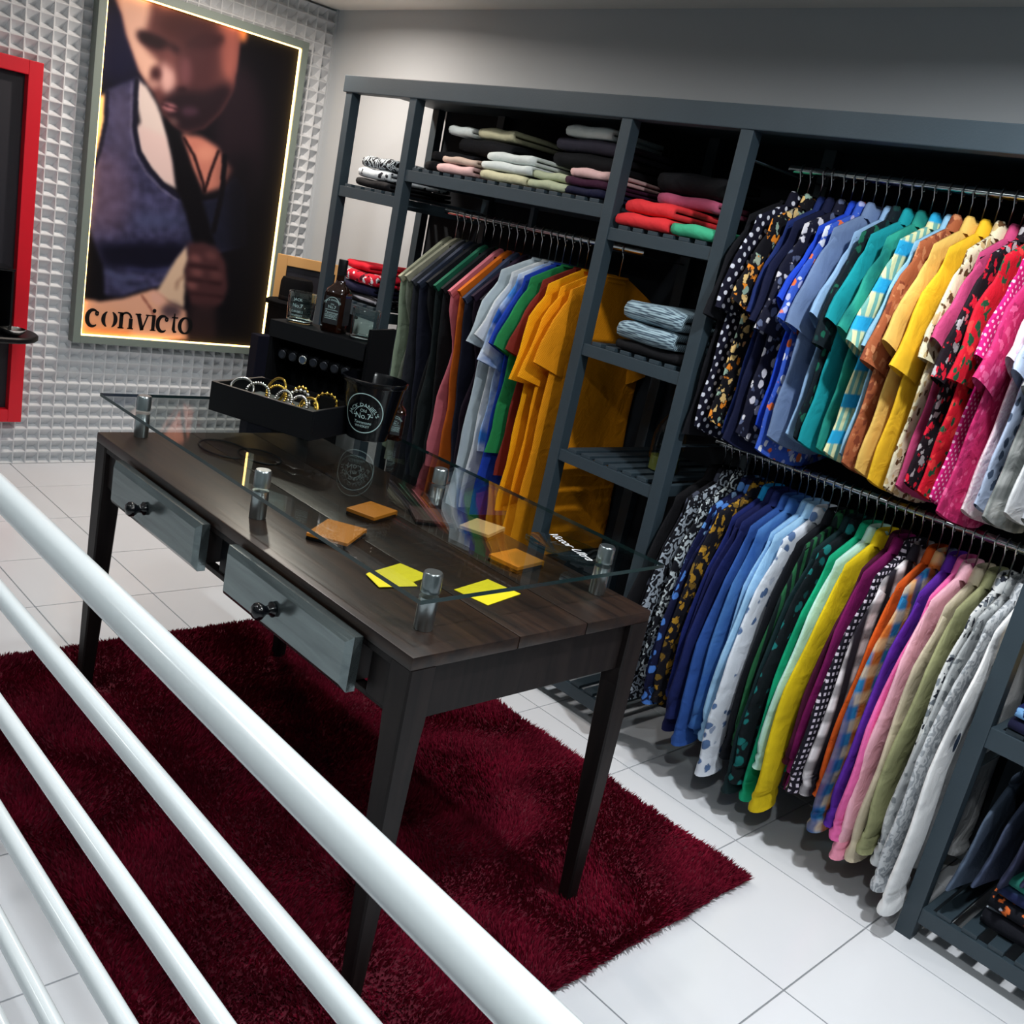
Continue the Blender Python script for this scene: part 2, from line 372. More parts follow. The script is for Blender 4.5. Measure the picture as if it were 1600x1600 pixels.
# ------------------------------------------------------------------ wooden table
TX0, TX1, TY0, TY1, TZ = -.655, .787, -1.350, -.652, .805
tb = thing('wooden_table', 'dark wooden two-drawer table standing on the crimson rug', 'table', ((TX0+TX1)/2, (TY0+TY1)/2, 0))
ox, oy = -(TX0+TX1)/2, -(TY0+TY1)/2
def tl(x, y, z): return (x+ox, y+oy, z)
seams = [TY0, -1.077, -.873, TY1]
for a, b_ in zip(seams, seams[1:]):
    MB().box(tl(TX0, a+.0006, TZ-.028), tl(TX1, b_-.0006, TZ), .004).build('top_plank', M['top'], tb, SM)
LX = (-.625, .757); LY = (-1.318, -.682); hw = .031
for ix, x in enumerate(LX):
    for iy, y in enumerate(LY):
        sx = 1 if ix == 0 else -1; sy = 1 if iy == 0 else -1
        prof = [(TZ-.028, 1.0), (.66, 1.0), (.62, .93), (.30, .75), (.014, .58)]
        vv = []; ff = []
        for z, k in prof:
            w_ = 2*hw*k; x0 = x-sx*hw; y0 = y-sy*hw; c = .004
            xs = sorted((x0, x0+sx*w_)); ys = sorted((y0, y0+sy*w_))
            for px, py in ((xs[0]+c, ys[0]), (xs[1]-c, ys[0]), (xs[1], ys[0]+c), (xs[1], ys[1]-c), (xs[1]-c, ys[1]), (xs[0]+c, ys[1]), (xs[0], ys[1]-c), (xs[0], ys[0]+c)): vv.append(tl(px, py, z))
        for i in range(len(prof)-1):
            for k in range(8): ff.append((i*8+k, i*8+(k+1) % 8, (i+1)*8+(k+1) % 8, (i+1)*8+k))
        ff += [tuple(range(8))[::-1], tuple(range(8*(len(prof)-1), 8*len(prof)))]
        MB().add(vv, ff).build('leg', M['leg'], tb)
za, zb = .66, TZ-.028
MB().box(tl(.757-.012, -1.287, za), tl(.757+.014, -.713, zb), .002).build('end_apron', M['leg'], tb)
MB().box(tl(-.639, -1.287, za), tl(-.613, -.713, zb), .002).build('end_apron', M['leg'], tb)
MB().box(tl(-.594, -.70, za), tl(.726, -.676, zb), .002).build('back_apron', M['leg'], tb)
MB().box(tl(-.594, -1.345, .762), tl(.726, -1.318, zb), .002).build('front_rail', M['leg'], tb)
MB().box(tl(-.594, -1.33, .655), tl(.726, -1.306, .668), .002).build('front_rail', M['leg'], tb)
MB().box(tl(.04, -1.325, .668), tl(.15, -1.31, .762)).build('front_stile', M['black'], tb)  # black board standing in for the shaded recess between the drawers
MB().box(tl(.655, -1.335, .664), tl(.726, -1.312, .765), .002).build('front_stile', M['leg'], tb)
MB().box(tl(-.594, -1.335, .664), tl(-.47, -1.312, .765), .002).build('front_stile', M['leg'], tb)
for x0, x1, kx in ((-.46, .03, -.24), (.158, .646, .382)):
    z0, z1 = .668, .784; yf = -1.385
    b_ = MB()
    # raised field with chamfered border
    e = .014
    vv = [tl(x, y, z) for y, xx0, xx1, zz0, zz1 in ((yf+.03, x0, x1, z0, z1), (yf+.010, x0, x1, z0, z1), (yf, x0+e, x1-e, z0+e, z1-e)) for x, z in ((xx0, zz0), (xx1, zz0), (xx1, zz1), (xx0, zz1))]
    ff = [(3, 2, 1, 0)]+[(i*4+k, i*4+(k+1) % 4, (i+1)*4+(k+1) % 4, (i+1)*4+k) for i in range(2) for k in range(4)]+[(8, 9, 10, 11)]
    dr = MB().add(vv, ff).build('drawer_front', M['drawer'], tb)
    bx = MB()
    bx.box(tl(x0+.02, yf+.03, z0+.01), tl(x0+.032, yf+.38, z1-.02)).box(tl(x1-.032, yf+.03, z0+.01), tl(x1-.02, yf+.38, z1-.02)).box(tl(x0+.032, yf+.37, z0+.01), tl(x1-.032, yf+.38, z1-.02)).box(tl(x0+.032, yf+.03, z0+.01), tl(x1-.032, yf+.37, z0+.016))
    bx.build('drawer_box', M['leg'], tb)
    prof = [(.004, 0), (.016, .001), (.017, .006), (.010, .012), (.009, .020), (.014, .027), (.0185, .034), (.0185, .041), (.013, .048), (.002, .051)]
    kb = MB(); n = 20
    kv = []; kf = []
    for r, h in prof:
        for k in range(n):
            t = 2*math.pi*k/n; kv.append(tl(kx+r*math.cos(t), yf-h, .728+r*math.sin(t)))
    for i in range(len(prof)-1):
        for k in range(n): kf.append((i*n+k, i*n+(k+1) % n, (i+1)*n+(k+1) % n, (i+1)*n+k))
    kf += [tuple(range(n)), tuple((len(prof)-1)*n+k for k in range(n))]
    kb.add(kv, kf).build('knob', M['blackgloss'], dr, True)

# glass top with standoffs
GX0, GX1, GY0, GY1, GZ0, GZ1 = -.787, .720, -1.296, -.548, .873, .882
gt_ = thing('glass_shelf', 'clear glass plate raised on steel standoffs above the wooden table', 'glass top', (0, -.92, TZ))
def gl(x, y, z): return (x, y+.92, z-TZ)
gm = MB().box(gl(GX0, GY0, GZ0), gl(GX1, GY1, GZ1)); go = gm.build('glass_plate', M['glass'], gt_)
go.data.materials.append(M['glass_edge'])
for p_ in go.data.polygons:
    if abs(p_.normal.z) < .5: p_.material_index = 1
for x, y in ((.690, -1.25), (.667, -.712), (-.609, -1.246), (.060, -1.255), (.085, -.735), (-.61, -.72)):
    so = MB().lathe([(.0188, .0005), (.0195, .003), (.0195, GZ0-TZ-.0005)], 24, gl(x, y, TZ)).build('standoff', M['steel'], gt_, SM)
    MB().lathe([(.0195, 0), (.0195, .036), (.0175, .040), (.0170, .0405)], 24, gl(x, y, GZ1+.0004)).build('standoff_cap', M['steel'], so, SM)

# ------------------------------------------------------------------ shelving unit
un = thing('shelving_unit', 'slate grey shelving and clothes rail unit along the right wall', 'shelving', (0, .33, 0))
def ul(x, y, z): return (x, y-.33, z)
BK = .585
POSTS = {'a': -1.83, 'b': -1.38, 'c': -.255, 'd': .205, 'e': 1.33, 'f': 1.95, 'g': 2.9}
hp = .0225
for k, x in POSTS.items():
    MB().box(ul(x-hp, FR, 0), ul(x+hp, FR+.045, 1.968), .002).build('post', M['unit'], un)
    MB().box(ul(x-hp, BK-.04, 0), ul(x+hp, BK, 2.0035), .002).build('post', M['unit'], un)
MB().box(ul(-1.873, FR-.004, 1.966), ul(2.95, FR+.05, 2.034), .003).build('top_beam', M['unit'], un)
MB().box(ul(-1.873, FR+.051, 2.004), ul(2.95, BK+.01, 2.034), .002).build('top_deck', M['unit'], un)
MB().box(ul(-1.80, BK+.001, .06), ul(1.95, BK+.012, 2.003)).build('back_panel', plain('dark_back_panel', (26, 30, 35), .8, spec=.15), un)
def shelf(x0, x1, zt, h=.044, n=None, gap=.36, sidez=None):
    s = MB()
    s.box(ul(x0, FR+.004, zt-h), ul(x1, FR+.026, zt), .0015); s.box(ul(x0, BK-.03, zt-h), ul(x1, BK-.008, zt), .0015)
    s.box(ul(x0, FR+.026, zt-h), ul(x0+.02, BK-.03, zt-.002), .0015); s.box(ul(x1-.02, FR+.026, zt-h), ul(x1, BK-.03, zt-.002), .0015)
    so = s.build('shelf_frame', M['unit'], un)
    L_ = x1-x0-.04; n = n or max(4, int(L_/.062)); pit = L_/n; sw = pit*(1-gap)
    sm = MB().box((-sw/2, FR+.010-.33, 0), (sw/2, BK-.012-.33, .012), .001).mesh('slat'); sm.materials.append(M['unit'])
    for i in range(n): obj('slat', sm, None, so, loc=(x0+.02+(i+.5)*pit, 0, zt+.0005))
e = hp
shelf(-1.83+e, -1.38-e, 1.588); shelf(-1.83+e, -1.38-e, 1.115)
shelf(-1.38+e, -.255-e, 1.698)
for z in (1.630, 1.247, .876): shelf(-.255+e, .205-e, z, .04)
shelf(-.255+e, .205-e, .100, .042); shelf(-1.38+e, -.255-e, .100, .042); shelf(-1.83+e, -1.38-e, .100, .042)
shelf(1.33+e, 1.95-e, .100, .045, gap=.42); shelf(1.33+e, 1.95-e, .64, .056); shelf(1.33+e, 1.95-e, 1.30, .05)
ROD = .0125
for x0, x1, z in ((-1.40, -.235, 1.575), (.185, 1.35, 1.905), (.185, 1.35, 1.035), (1.31, 1.97, .53)):
    MB().tube([ul(x0+.03, .33, z), ul(x1-.03, .33, z)], ROD, 16).build('hanging_rod', M['chrome'], un, SM)
    for x in (x0+.03, x1-.03): MB().box(ul(x-.012, FR+.045, z-.016), ul(x+.012, BK-.04, z-.0126), .001).build('rod_bracket', M['unit'], un)
MB().box(ul(-.86, .318, 1.575), ul(-.84, .342, 1.654), .001).build('rod_drop', M['unit'], un)

# ------------------------------------------------------------------ garments
def loft(rings, closed_top=False):
    n = len(rings[0]); v = [p for r in rings for p in r]; f = []
    for i in range(len(rings)-1):
        for k in range(n): f.append((i*n+k, i*n+(k+1) % n, (i+1)*n+(k+1) % n, (i+1)*n+k))
    if closed_top:
        for k in range(n//2):
            a, b_, c, d = k, k+1, (n-k-1) % n, (n-k) % n
            f.append(tuple(dict.fromkeys((a, b_, c, d))))
        f = [q_ for q_ in f if len(q_) > 2]
    return v, f
def spow(v, p): return math.copysign(abs(v)**p, v)
def body_mesh(rng, neck=.062, slope=.42, top=.205, arm=.222, hem=.235, L=.74, thick=.0105, hemc=.05, amp=.009, wprof=None):
    N = 36; R = 17; rings = []; p1, p2, p3 = [rng.uniform(0, 6.28) for _ in range(3)]; f1 = 19.0; p1 = 1.0; p2 = 2.5; wob = rng.uniform(-.012, .012)
    for i in range(R):
        t = (i/(R-1))**1.15
        if wprof: wv = np.interp(t, [p[0] for p in wprof], [p[1] for p in wprof])
        else: wv = np.interp(t, [0, .16, .4, 1], [top, arm, (arm+hem)/2, hem])
        h = np.interp(t, [0, .08, .3, 1], [.005, thick*.85, thick, thick*1.25]); ring = []
        for k in range(N):
            a = 2*math.pi*k/N; cy, sx = spow(math.cos(a), .75), spow(math.sin(a), .8)
            Y = wv*cy; zs = -slope*max(0, abs(cy)*top-neck)
            z = zs*(1-t)+(-L+hemc*cy*cy)*t
            X = h*sx + amp*t*math.sin(f1*Y+p1+1.5*t)+amp*.6*t*math.sin(9*Y+p2+4*t)
            Y += .006*t*math.sin(7*t*3+p3)+wob*t
            ring.append((X, Y, z))
        rings.append(ring)
    return loft(rings, True)
def sleeve_mesh(rng, side, pts, thick=.0135):
    """pts: (Y, Z, half width)"""
    N = 16; rings = []; P0 = [(Vector((0, p[0], p[1])), p[2]) for p in pts]; ph = rng.uniform(0, 6.28)
    fine = []
    for i in range(len(P0)-1):
        m = 4
        for j in range(m):
            t = j/m; fine.append((P0[i][0].lerp(P0[i+1][0], t), P0[i][1]*(1-t)+P0[i+1][1]*t))
    fine.append(P0[-1]); K = len(fine)
    for i, (c, w_) in enumerate(fine):
        d = (fine[min(i+1, K-1)][0]-fine[max(i-1, 0)][0]).normalized(); nrm = Vector((0, -d.z, d.y))
        t = i/(K-1); ring = []; th = thick*(.6+.55*t)
        for k in range(N):
            a = 2*math.pi*k/N
            wv = w_*spow(math.cos(a), .85)*(1+.03*math.sin(9*t+ph)); X = th*math.sin(a)+.004*math.sin(11*t+ph)*(1 if t < .97 else .5)
            p = c+nrm*wv; ring.append((X, side*p.y, p.z))
        rings.append(ring)
    return loft(rings)
def collar_mesh():
    prof = [(.055, .013, -.022), (.054, .014, .026), (.058, .017, .034), (.066, .020, .026), (.078, .022, -.012)]
    rings = []
    for ry, rx_, z in prof:
        rings.append([(rx_*math.sin(a), ry*math.cos(a), z-(.012 if math.sin(a) > .6 else 0)) for a in [2*math.pi*k/20 for k in range(20)]])
    return loft(rings)
def crew_mesh():
    return loft([[(rx_*math.sin(a), ry*math.cos(a), z) for a in [2*math.pi*k/20 for k in range(20)]] for ry, rx_, z in ((.062, .011, -.018), (.061, .012, .006), (.066, .013, -.002))])
hook_pts = [(0, 0, -.02), (0, 0, .055), (0, .004, .075), (0, .014, .090)]
def hook_for(rise):
    pts = [(0, 0, -.02), (0, 0, rise-.03)]
    for k in range(9):
        a = math.radians(-100+k*35); pts.append((0, .0165*math.sin(a+math.pi)*-1, rise+.0165*math.cos(a)))
    return pts
def hanger(x, z, rz, label, rise, slope, span, group, clip=False):
    h = thing('clothes_hanger', label, 'hanger', (x, .33, z), rz, group)
    MB().tube(hook_for(rise), .0024, 6).build('hook', M['chrome'], h, True)
    MB().tube([(0, -span, -.02-slope*(span-.06)), (0, -.05, -.014), (0, 0, -.008), (0, .05, -.014), (0, span, -.02-slope*(span-.06))], .004, 6).build('shoulder_bar', M['hanger'], h, True)
    if clip:
        for s in (-1, 1): MB().box((-.012, s*.058-.012, -.06), (.012, s*.058+.012, -.022), .002).build('clip', M['silver'], h)
GI = [0]
def shirt(x, zr, rise, desc, where, mat, kind, rng, L, group, mat_cuff=None, mat_collar=None, name=None, sl=1.0, wide=1.0, dy=0):
    rz = rng.uniform(-.032, .032); z = zr-rise
    nm = name or ('long_sleeve_shirt' if kind == 'long' else 'short_sleeve_shirt' if kind == 'short' else 'sleeveless_top' if kind == 'vest' else 't_shirt')
    g = thing(nm, f'{desc} {where}', 'shirt', (x, .33+rng.uniform(-.024, .016)+dy, z), rz, group)
    MB().add(*body_mesh(rng, L=L, hemc=.05 if kind not in ('tee', 'vest') else .005, hem=.235*wide, arm=.222*wide, top=.205*wide)).build('body', mat, g, True)
    for s in ((-1, 1) if kind != 'vest' else ()):
        if kind == 'long':
            j = rng.uniform(-.035, .03); pts = [(.135, -.115, .076), (.19, -.24, .082), (.238+j, -.44, .076), (.250+j, -.62, .068), (.240+j, -.735*sl, .062)]
        else:
            j = rng.uniform(-.02, .025); pts = [(.132*wide, -.118, .074), (.185*wide, -.21, .086), ((.228+j)*wide, (-.335+j*.5)*sl, .088)]
        nm_ = MB().add(*sleeve_mesh(rng, s, pts)); so = nm_.build('sleeve', mat, g, True)
        if kind == 'long':
            e0 = pts[-1]; MB().add(*sleeve_mesh(rng, s, [(e0[0]+.001, e0[1]+.012, .064), (e0[0]-.004, e0[1]-.056, .064)], .021)).build('cuff', mat_cuff or mat, g, True)
    MB().add(*(collar_mesh() if kind not in ('tee', 'vest') else crew_mesh())).build('collar', mat_collar or mat, g, True)
    if 'badge' in desc:
        n_ = 24; R2 = [[(.0172+.0015*(1-k), -.252+.017*k*math.cos(2*math.pi*i/n_), -.345+.027*k*math.sin(2*math.pi*i/n_)) for i in range(n_)] for k in (1.0, .97, .6, .001)]
        MB().add(*loft(R2)).build('sleeve_badge', plain('badge_blue', (18, 40, 66), .5), g)
    hanger(x, z, rz, f'metal hanger under the {desc}', rise, .42, .185*wide, group+' hangers')
def trousers(x, zr, rise, desc, where, mat, band, rng, group, droop=.85, cord=False):
    rz = rng.uniform(-.032, .032); z = zr-rise
    g = thing('trousers', f'{desc} {where}', 'trousers', (x, .33, z), rz, group)
    c_ = rng.uniform(.165, .225); d_ = rng.uniform(.17, .225); m_ = rng.uniform(.28, .42)
    wp = [(0, .245), (.10, .24), (m_, c_), (.62, d_), (1, d_-rng.uniform(0, .05))]
    MB().add(*body_mesh(rng, neck=.03, slope=droop, top=.245, L=rng.uniform(.9, 1.02), thick=.017, hemc=rng.uniform(-.05, .05), amp=.012, wprof=wp)).build('leg_cloth', mat, g, True)
    bd = MB()
    for s in (-1, 1):
        rings = []
        for i in range(9):
            t = i/8; Y = .02+t*.228; zz = -droop*max(0, Y-.03)
            rings.append([(a*.0105*(1-.3*t), s*(Y+c*.010), zz+b_*.010+.002) for a, b_, c in ((1, -1, -1), (1, 1, 1), (-1, 1, 1), (-1, -1, -1))])
        bd.add(*loft(rings))
    bd.build('waistband', band, g)
    if cord:
        dc = MB()
        dc.tube([(.02, -.10, -.20), (.022, -.125, -.33), (.022, -.12, -.44)], .0035, 6).tube([(.022, -.12, -.44), (.022, -.118, -.475)], .006, 8)
        dc.build('drawstring', M['silver'], g, True)
    hanger(x, z, rz, f'clip hanger carrying the {desc}', rise, .30, .075, group+' hangers', clip=True)

rng = random.Random(21)
# --- upper right rail, from the shelf post towards the right
UP = [
 ('plain black tee', 'tee', ('plain', (10, 11, 18))),
 ('navy shirt with white polka dots', 'short', ('dots', (12, 13, 34), (214, 218, 232))),
 ('black shirt with orange and cream flowers', 'short', ('splash', (10, 10, 18), (236, 140, 40), (232, 196, 128), (150, 176, 160))),
 ('plain midnight blue shirt', 'short', ('plain', (26, 44, 104))),
 ('very dark navy shirt', 'short', ('plain', (14, 20, 52))),
 ('black shirt with white blossom print', 'short', ('floral', (18, 20, 40), (216, 214, 220), (90, 100, 130))),
 ('bright royal blue shirt', 'short', ('plain', (30, 72, 200))),
 ('blue and white shirt with orange marks', 'short', ('floral', (52, 88, 190), (220, 226, 240), (170, 178, 226), (226, 110, 60))),
 ('grey-blue chambray shirt', 'short', ('plain', (108, 130, 168))),
 ('powder blue shirt', 'short', ('plain', (140, 176, 214))),
 ('black shirt with small green leaves', 'short', ('floral', (8, 22, 30), (20, 92, 72), (12, 50, 50))),
 ('turquoise shirt', 'short', ('plain', (18, 148, 158))),
 ('teal green patterned shirt', 'short', ('dye', (16, 112, 108), (44, 160, 140))),
 ('aqua and cream striped shirt', 'short', ('stripe', (226, 226, 176), (120, 180, 170), (40, 166, 214))),
 ('pale sky blue shirt', 'short', ('plain', (142, 192, 222))),
 ('rust brown speckled shirt', 'short', ('splash', (164, 92, 58), (196, 132, 92), (130, 66, 44))),
 ('straw yellow shirt', 'short', ('plain', (224, 184, 96))),
 ('strong yellow shirt', 'short', ('plain', (232, 184, 40))),
 ('cream shirt with brown figures', 'short', ('splash', (224, 216, 184), (90, 62, 34), (196, 170, 120))),
 ('rose pink shirt', 'short', ('plain', (196, 72, 122))),
 ('black and red shirt with grey blossoms', 'short', ('splash', (22, 12, 22), (214, 22, 52), (168, 164, 168), (214, 22, 52))),
 ('scarlet shirt with green leaves', 'short', ('splash', (200, 20, 44), (24, 84, 56), (226, 60, 60))),
 ('magenta shirt with small white dots', 'short', ('dots', (206, 30, 124), (246, 196, 226))),
 ('raspberry pink textured shirt', 'short', ('splash', (196, 44, 106), (222, 92, 144), (168, 30, 88))),
 ('blush white shirt with thin pink lines', 'short', ('paisley', (240, 222, 228), (226, 196, 208))),
 ('pale blue shirt with dark sprigs', 'short', ('floral', (178, 194, 220), (70, 86, 110), (178, 194, 220))),
 ('grey and white plaid shirt', 'short', ('plaid', (206, 208, 206), (150, 154, 152), (90, 96, 96))),
 ('white shirt', 'short', ('plain', (228, 230, 234))),
 ('dove grey shirt', 'short', ('plain', (176, 180, 186))),
]
x0, x1 = .262, 1.255
for i, (d, k, m) in enumerate(UP):
    kk = dict(sc=1.0)
    mat = fab(d.replace(' ', '_'), *m, sc={'dots': 1.0}.get(m[0], 1) * (1.7 if 'small white dots' in d else 1))
    shirt(x0+(x1-x0)*i/(len(UP)-1)+rng.uniform(-.004, .004), 1.905, .105, d, 'on the upper right rail', mat, k, rng, rng.uniform(.68, .76), 'shirts on the upper right rail', sl=rng.uniform(.95, 1.2))
# --- lower right rail
LO = [
 ('black plain shirt', ('plain', (9, 9, 14))),
 ('jet black shirt with fine grey flecks', ('floral', (12, 12, 20), (70, 74, 90), (12, 12, 20))),
 ('black shirt with silver paisley', ('paisley', (12, 13, 22), (150, 160, 172))),
 ('black shirt with bold white ornaments', ('paisley', (14, 16, 24), (190, 200, 204), (14, 16, 24))),
 ('navy shirt dense with light blue blossoms', ('floral', (12, 20, 62), (96, 150, 220), (150, 190, 236))),
 ('navy shirt with scattered blue flowers', ('floral', (10, 16, 52), (70, 120, 200), (12, 20, 70))),
 ('black and ochre patterned shirt', ('splash', (16, 16, 26), (176, 132, 40), (120, 92, 34))),
 ('navy shirt with aqua collar', ('plain', (20, 32, 96))),
 ('dark indigo shirt', ('plain', (16, 22, 72))),
 ('ink blue shirt', ('plain', (18, 30, 84))),
 ('denim blue shirt', ('plain', (42, 80, 150))),
 ('worn denim shirt', ('dye', (48, 92, 160), (70, 118, 180))),
 ('light sky blue shirt', ('plain', (138, 184, 226))),
 ('baby blue shirt', ('plain', (154, 198, 232))),
 ('white shirt with blue palm trees', ('floral', (214, 222, 234), (84, 112, 156), (214, 222, 234))),
 ('coal black shirt', ('plain', (12, 16, 24))),
 ('dark shirt with a green button strip', ('stripe', (14, 30, 32), (34, 96, 60))),
 ('bottle green shirt', ('plain', (10, 36, 40))),
 ('black shirt with teal sprinkles', ('floral', (8, 18, 24), (20, 110, 110), (8, 18, 24))),
 ('emerald shirt', ('plain', (14, 160, 116))),
 ('pale mint shirt', ('plain', (184, 226, 214))),
 ('lemon yellow shirt', ('plain', (218, 190, 20))),
 ('dark burgundy shirt', ('plain', (66, 8, 44))),
 ('plum purple shirt', ('plain', (112, 12, 82))),
 ('black shirt with white checks', ('check', (18, 14, 28), (200, 190, 206))),
 ('black and white harlequin shirt', ('plaid', (230, 224, 228), (30, 26, 36), (30, 26, 36))),
 ('burnt orange shirt', ('plain', (204, 84, 24))),
 ('blue and orange tie-dye plaid shirt', ('plaid', (40, 120, 170), (196, 104, 40), (220, 190, 140), (20, 60, 120))),
 ('violet shirt', ('plain', (84, 36, 150))),
 ('hot pink shirt', ('plain', (232, 104, 170))),
 ('pale pink shirt', ('plain', (240, 178, 194))),
 ('sand beige shirt', ('plain', (196, 184, 160))),
 ('khaki shirt', ('plain', (150, 152, 112))),
 ('white shirt with black blossoms', ('splash', (214, 216, 216), (40, 44, 56), (120, 128, 136))),
 ('ash grey printed shirt', ('splash', (172, 176, 178), (120, 126, 130), (196, 200, 200))),
 ('light grey streaked shirt', ('paisley', (196, 200, 204), (150, 156, 162))),
 ('white shirt with a dark sleeve badge', ('plain', (232, 236, 240))),
]
x0, x1 = .258, 1.282
for i, (d, m) in enumerate(LO):
    mat = fab(d.replace(' ', '_'), *m, sc=.8 if m[0] == 'floral' else 1)
    mc = fab('pink_cuff', 'plain', (244, 150, 176)) if d.startswith('pale pink') else None
    mcl = fab('aqua_collar', 'plain', (30, 150, 214)) if 'aqua collar' in d else None
    shirt(x0+(x1-x0)*i/(len(LO)-1)+rng.uniform(-.003, .003), 1.035, .105, d, 'on the lower right rail', mat, 'long', rng, rng.uniform(.72, .80), 'shirts on the lower right rail', mc, mcl, sl=rng.uniform(.78, 1.06) if i < len(LO)-1 else 1.08, dy=0 if i < len(LO)-1 else -.05)
# --- rail in the middle bay: trousers then tops
TR = [
 (-1.285, 'sage green trousers with cream piping', (122, 138, 118), (158, 160, 138), 0),
 (-1.240, 'olive grey trousers with cream piping', (96, 104, 92), (150, 150, 132), 0),
 (-1.195, 'charcoal trousers', (30, 33, 40), (58, 62, 70), 0),
 (-1.150, 'midnight navy trousers', (18, 22, 38), (40, 48, 66), 0),
 (-1.105, 'black trousers', (12, 14, 18), (22, 24, 30), 0),
 (-1.055, 'dark trousers with a bottle green waistband', (14, 24, 26), (26, 96, 72), 0),
 (-1.010, 'soft black trousers', (11, 14, 18), (20, 24, 28), 0),
 (-.962, 'dusty pink trousers', (180, 96, 108), (200, 112, 124), 0),
 (-.915, 'rust orange trousers', (176, 84, 16), (200, 100, 20), 0),
 (-.868, 'blue-black jeans', (20, 22, 40), (52, 60, 84), 1),
 (-.820, 'aubergine trousers', (26, 14, 30), (34, 20, 40), 0),
 (-.775, 'ink black jeans', (14, 13, 24), (24, 24, 36), 0),
]
for x, d, c, c2, cord in TR:
    trousers(x, 1.575, .11, d, 'on the middle rail', fab(d.replace(' ', '_'), 'plain', c), fab(d.replace(' ', '_')+'_band', 'plain', c2), rng, 'trousers on the middle rail', rng.uniform(.8, .95), cord)
TO = [
 (-.725, 'pale grey tee', 'tee', ('plain', (176, 190, 198)), 1.02),
 (-.690, 'white cotton tee', 'tee', ('plain', (206, 212, 216)), .98),
 (-.650, 'blue tie-dye tee', 'tee', ('dye', (60, 130, 206), (206, 220, 236), (30, 84, 170)), .74),
 (-.610, 'cobalt blue tee', 'tee', ('plain', (24, 60, 170)), .98),
 (-.570, 'grass green tee', 'tee', ('plain', (32, 128, 72)), .72),
 (-.530, 'brick red tee', 'tee', ('plain', (120, 38, 30)), .80),
 (-.485, 'sunflower yellow knit top', 'tee', ('knit', (240, 172, 8), (226, 148, 4)), .92),
 (-.425, 'amber yellow knit top', 'tee', ('knit', (240, 160, 6), (220, 138, 4)), 1.02),
 (-.360, 'marigold knit top', 'tee', ('knit', (226, 148, 8), (206, 124, 4)), 1.05),
]
for x, d, k, m, L_ in TO:
    shirt(x, 1.575, .105, d, 'on the middle rail', fab(d.replace(' ', '_'), *m), k, rng, L_, 'tops on the middle rail', sl=1.25 if 'yellow' in d or 'blue tie' in d else 1.05, wide=1.08 if 'knit' in d else 1)
# --- grey clothes under the shelf right of the big post
for i, (d, c) in enumerate((('slate grey pleated top', (78, 92, 112)), ('storm grey pleated top', (62, 72, 96)), ('graphite top', (44, 48, 72)), ('dusk blue top', (40, 42, 66)))):
    shirt(1.40+i*.05, .53, .075, d, 'under the right shelf', fab(d.replace(' ', '_'), 'plain', c), 'vest', rng, .27-.03*i, 'tops under the right shelf', sl=.75)

# ------------------------------------------------------------------ folded clothes
def folded(name, label, cat, mat, x, y, z, w_, d_, h, rz=0, group=None, seed=0, layers=2):
    rg = random.Random(seed); t = h/layers; pts = []
    # centre line of the folded sheet, seen from the side: (depth, height)
    r = t/2
    for L_ in range(layers):
        ys = [r+(d_-2*r)*k/6 for k in range(7)]
        if L_ % 2 == 0: ys = ys[::-1]
        pts += [(yy, t*(L_+.5)) for yy in ys]
        if L_ < layers-1:
            cy = r if L_ % 2 == 0 else d_-r; sg = -1 if L_ % 2 == 0 else 1
            for k in (1, 2, 3): a = math.pi*k/4; pts.append((cy+sg*r*math.sin(a), t*(L_+1)-r*math.cos(a)))
    M_ = len(pts); nx = 9; rows = []
    p = rg.uniform(0, 6)
    for ix in range(nx):
        u = ix/(nx-1)*2-1; ring = []; pin = .30*abs(u)**6
        A, B_ = [], []
        for k, (yy, zz) in enumerate(pts):
            a = pts[max(k-1, 0)]; b_ = pts[min(k+1, M_-1)]; dy, dz = b_[0]-a[0], b_[1]-a[1]; q_ = math.hypot(dy, dz) or 1
            nx_, nz_ = -dz/q_, dy/q_; hh = t*.47*(1-pin)
            wz = .0035*math.sin(5*u+p+yy*9)*(zz/h); wy = .004*math.sin(3*u+p*2+zz*60)
            A.append((u*w_/2+.003*math.sin(yy*30+p), yy+nx_*hh+wy, zz+nz_*hh+wz)); B_.append((u*w_/2+.003*math.sin(yy*30+p), yy-nx_*hh+wy, zz-nz_*hh+wz))
        rows.append(A+B_[::-1])
    n = len(rows[0]); v = [q_ for r_ in rows for q_ in r_]; f = []
    for i in range(nx-1):
        for k in range(n): f.append((i*n+k, i*n+(k+1) % n, (i+1)*n+(k+1) % n, (i+1)*n+k))
    for k in range(M_-1):
        f.append((k, k+1, n-2-k, n-1-k)); o_ = (nx-1)*n; f.append((o_+n-1-k, o_+n-2-k, o_+k+1, o_+k))
    zmin = min(q_[2] for q_ in v); v = [(a, b_, c-zmin) for a, b_, c in v]
    o = MB().add(v, f).build(name, mat, None, True); o.location = (x, y, z); o.rotation_euler = (0, 0, rz)
    return tag(o, label, cat, group)
fm = lambda n, *a, **k: fab(n, *a, **k)
BW = fm('black_white_print', 'paisley', (16, 18, 26), (190, 200, 206)); WBK = fm('white_black_print', 'splash', (206, 214, 220), (24, 26, 36), (206, 214, 220))
BLK = fm('black_cotton', 'plain', (11, 12, 17)); WHT = fm('white_cotton', 'plain', (214, 222, 220)); CRM = fm('cream_cotton', 'plain', (206, 202, 168))
PNK = fm('pale_pink_cotton', 'plain', (226, 186, 184)); TAU = fm('taupe_cotton', 'plain', (196, 172, 158)); SAGE = fm('sage_cotton', 'plain', (178, 186, 156)); PLUM = fm('plum_cotton', 'plain', (58, 20, 46)); SMK = fm('smoky_cotton', 'plain', (44, 42, 54))
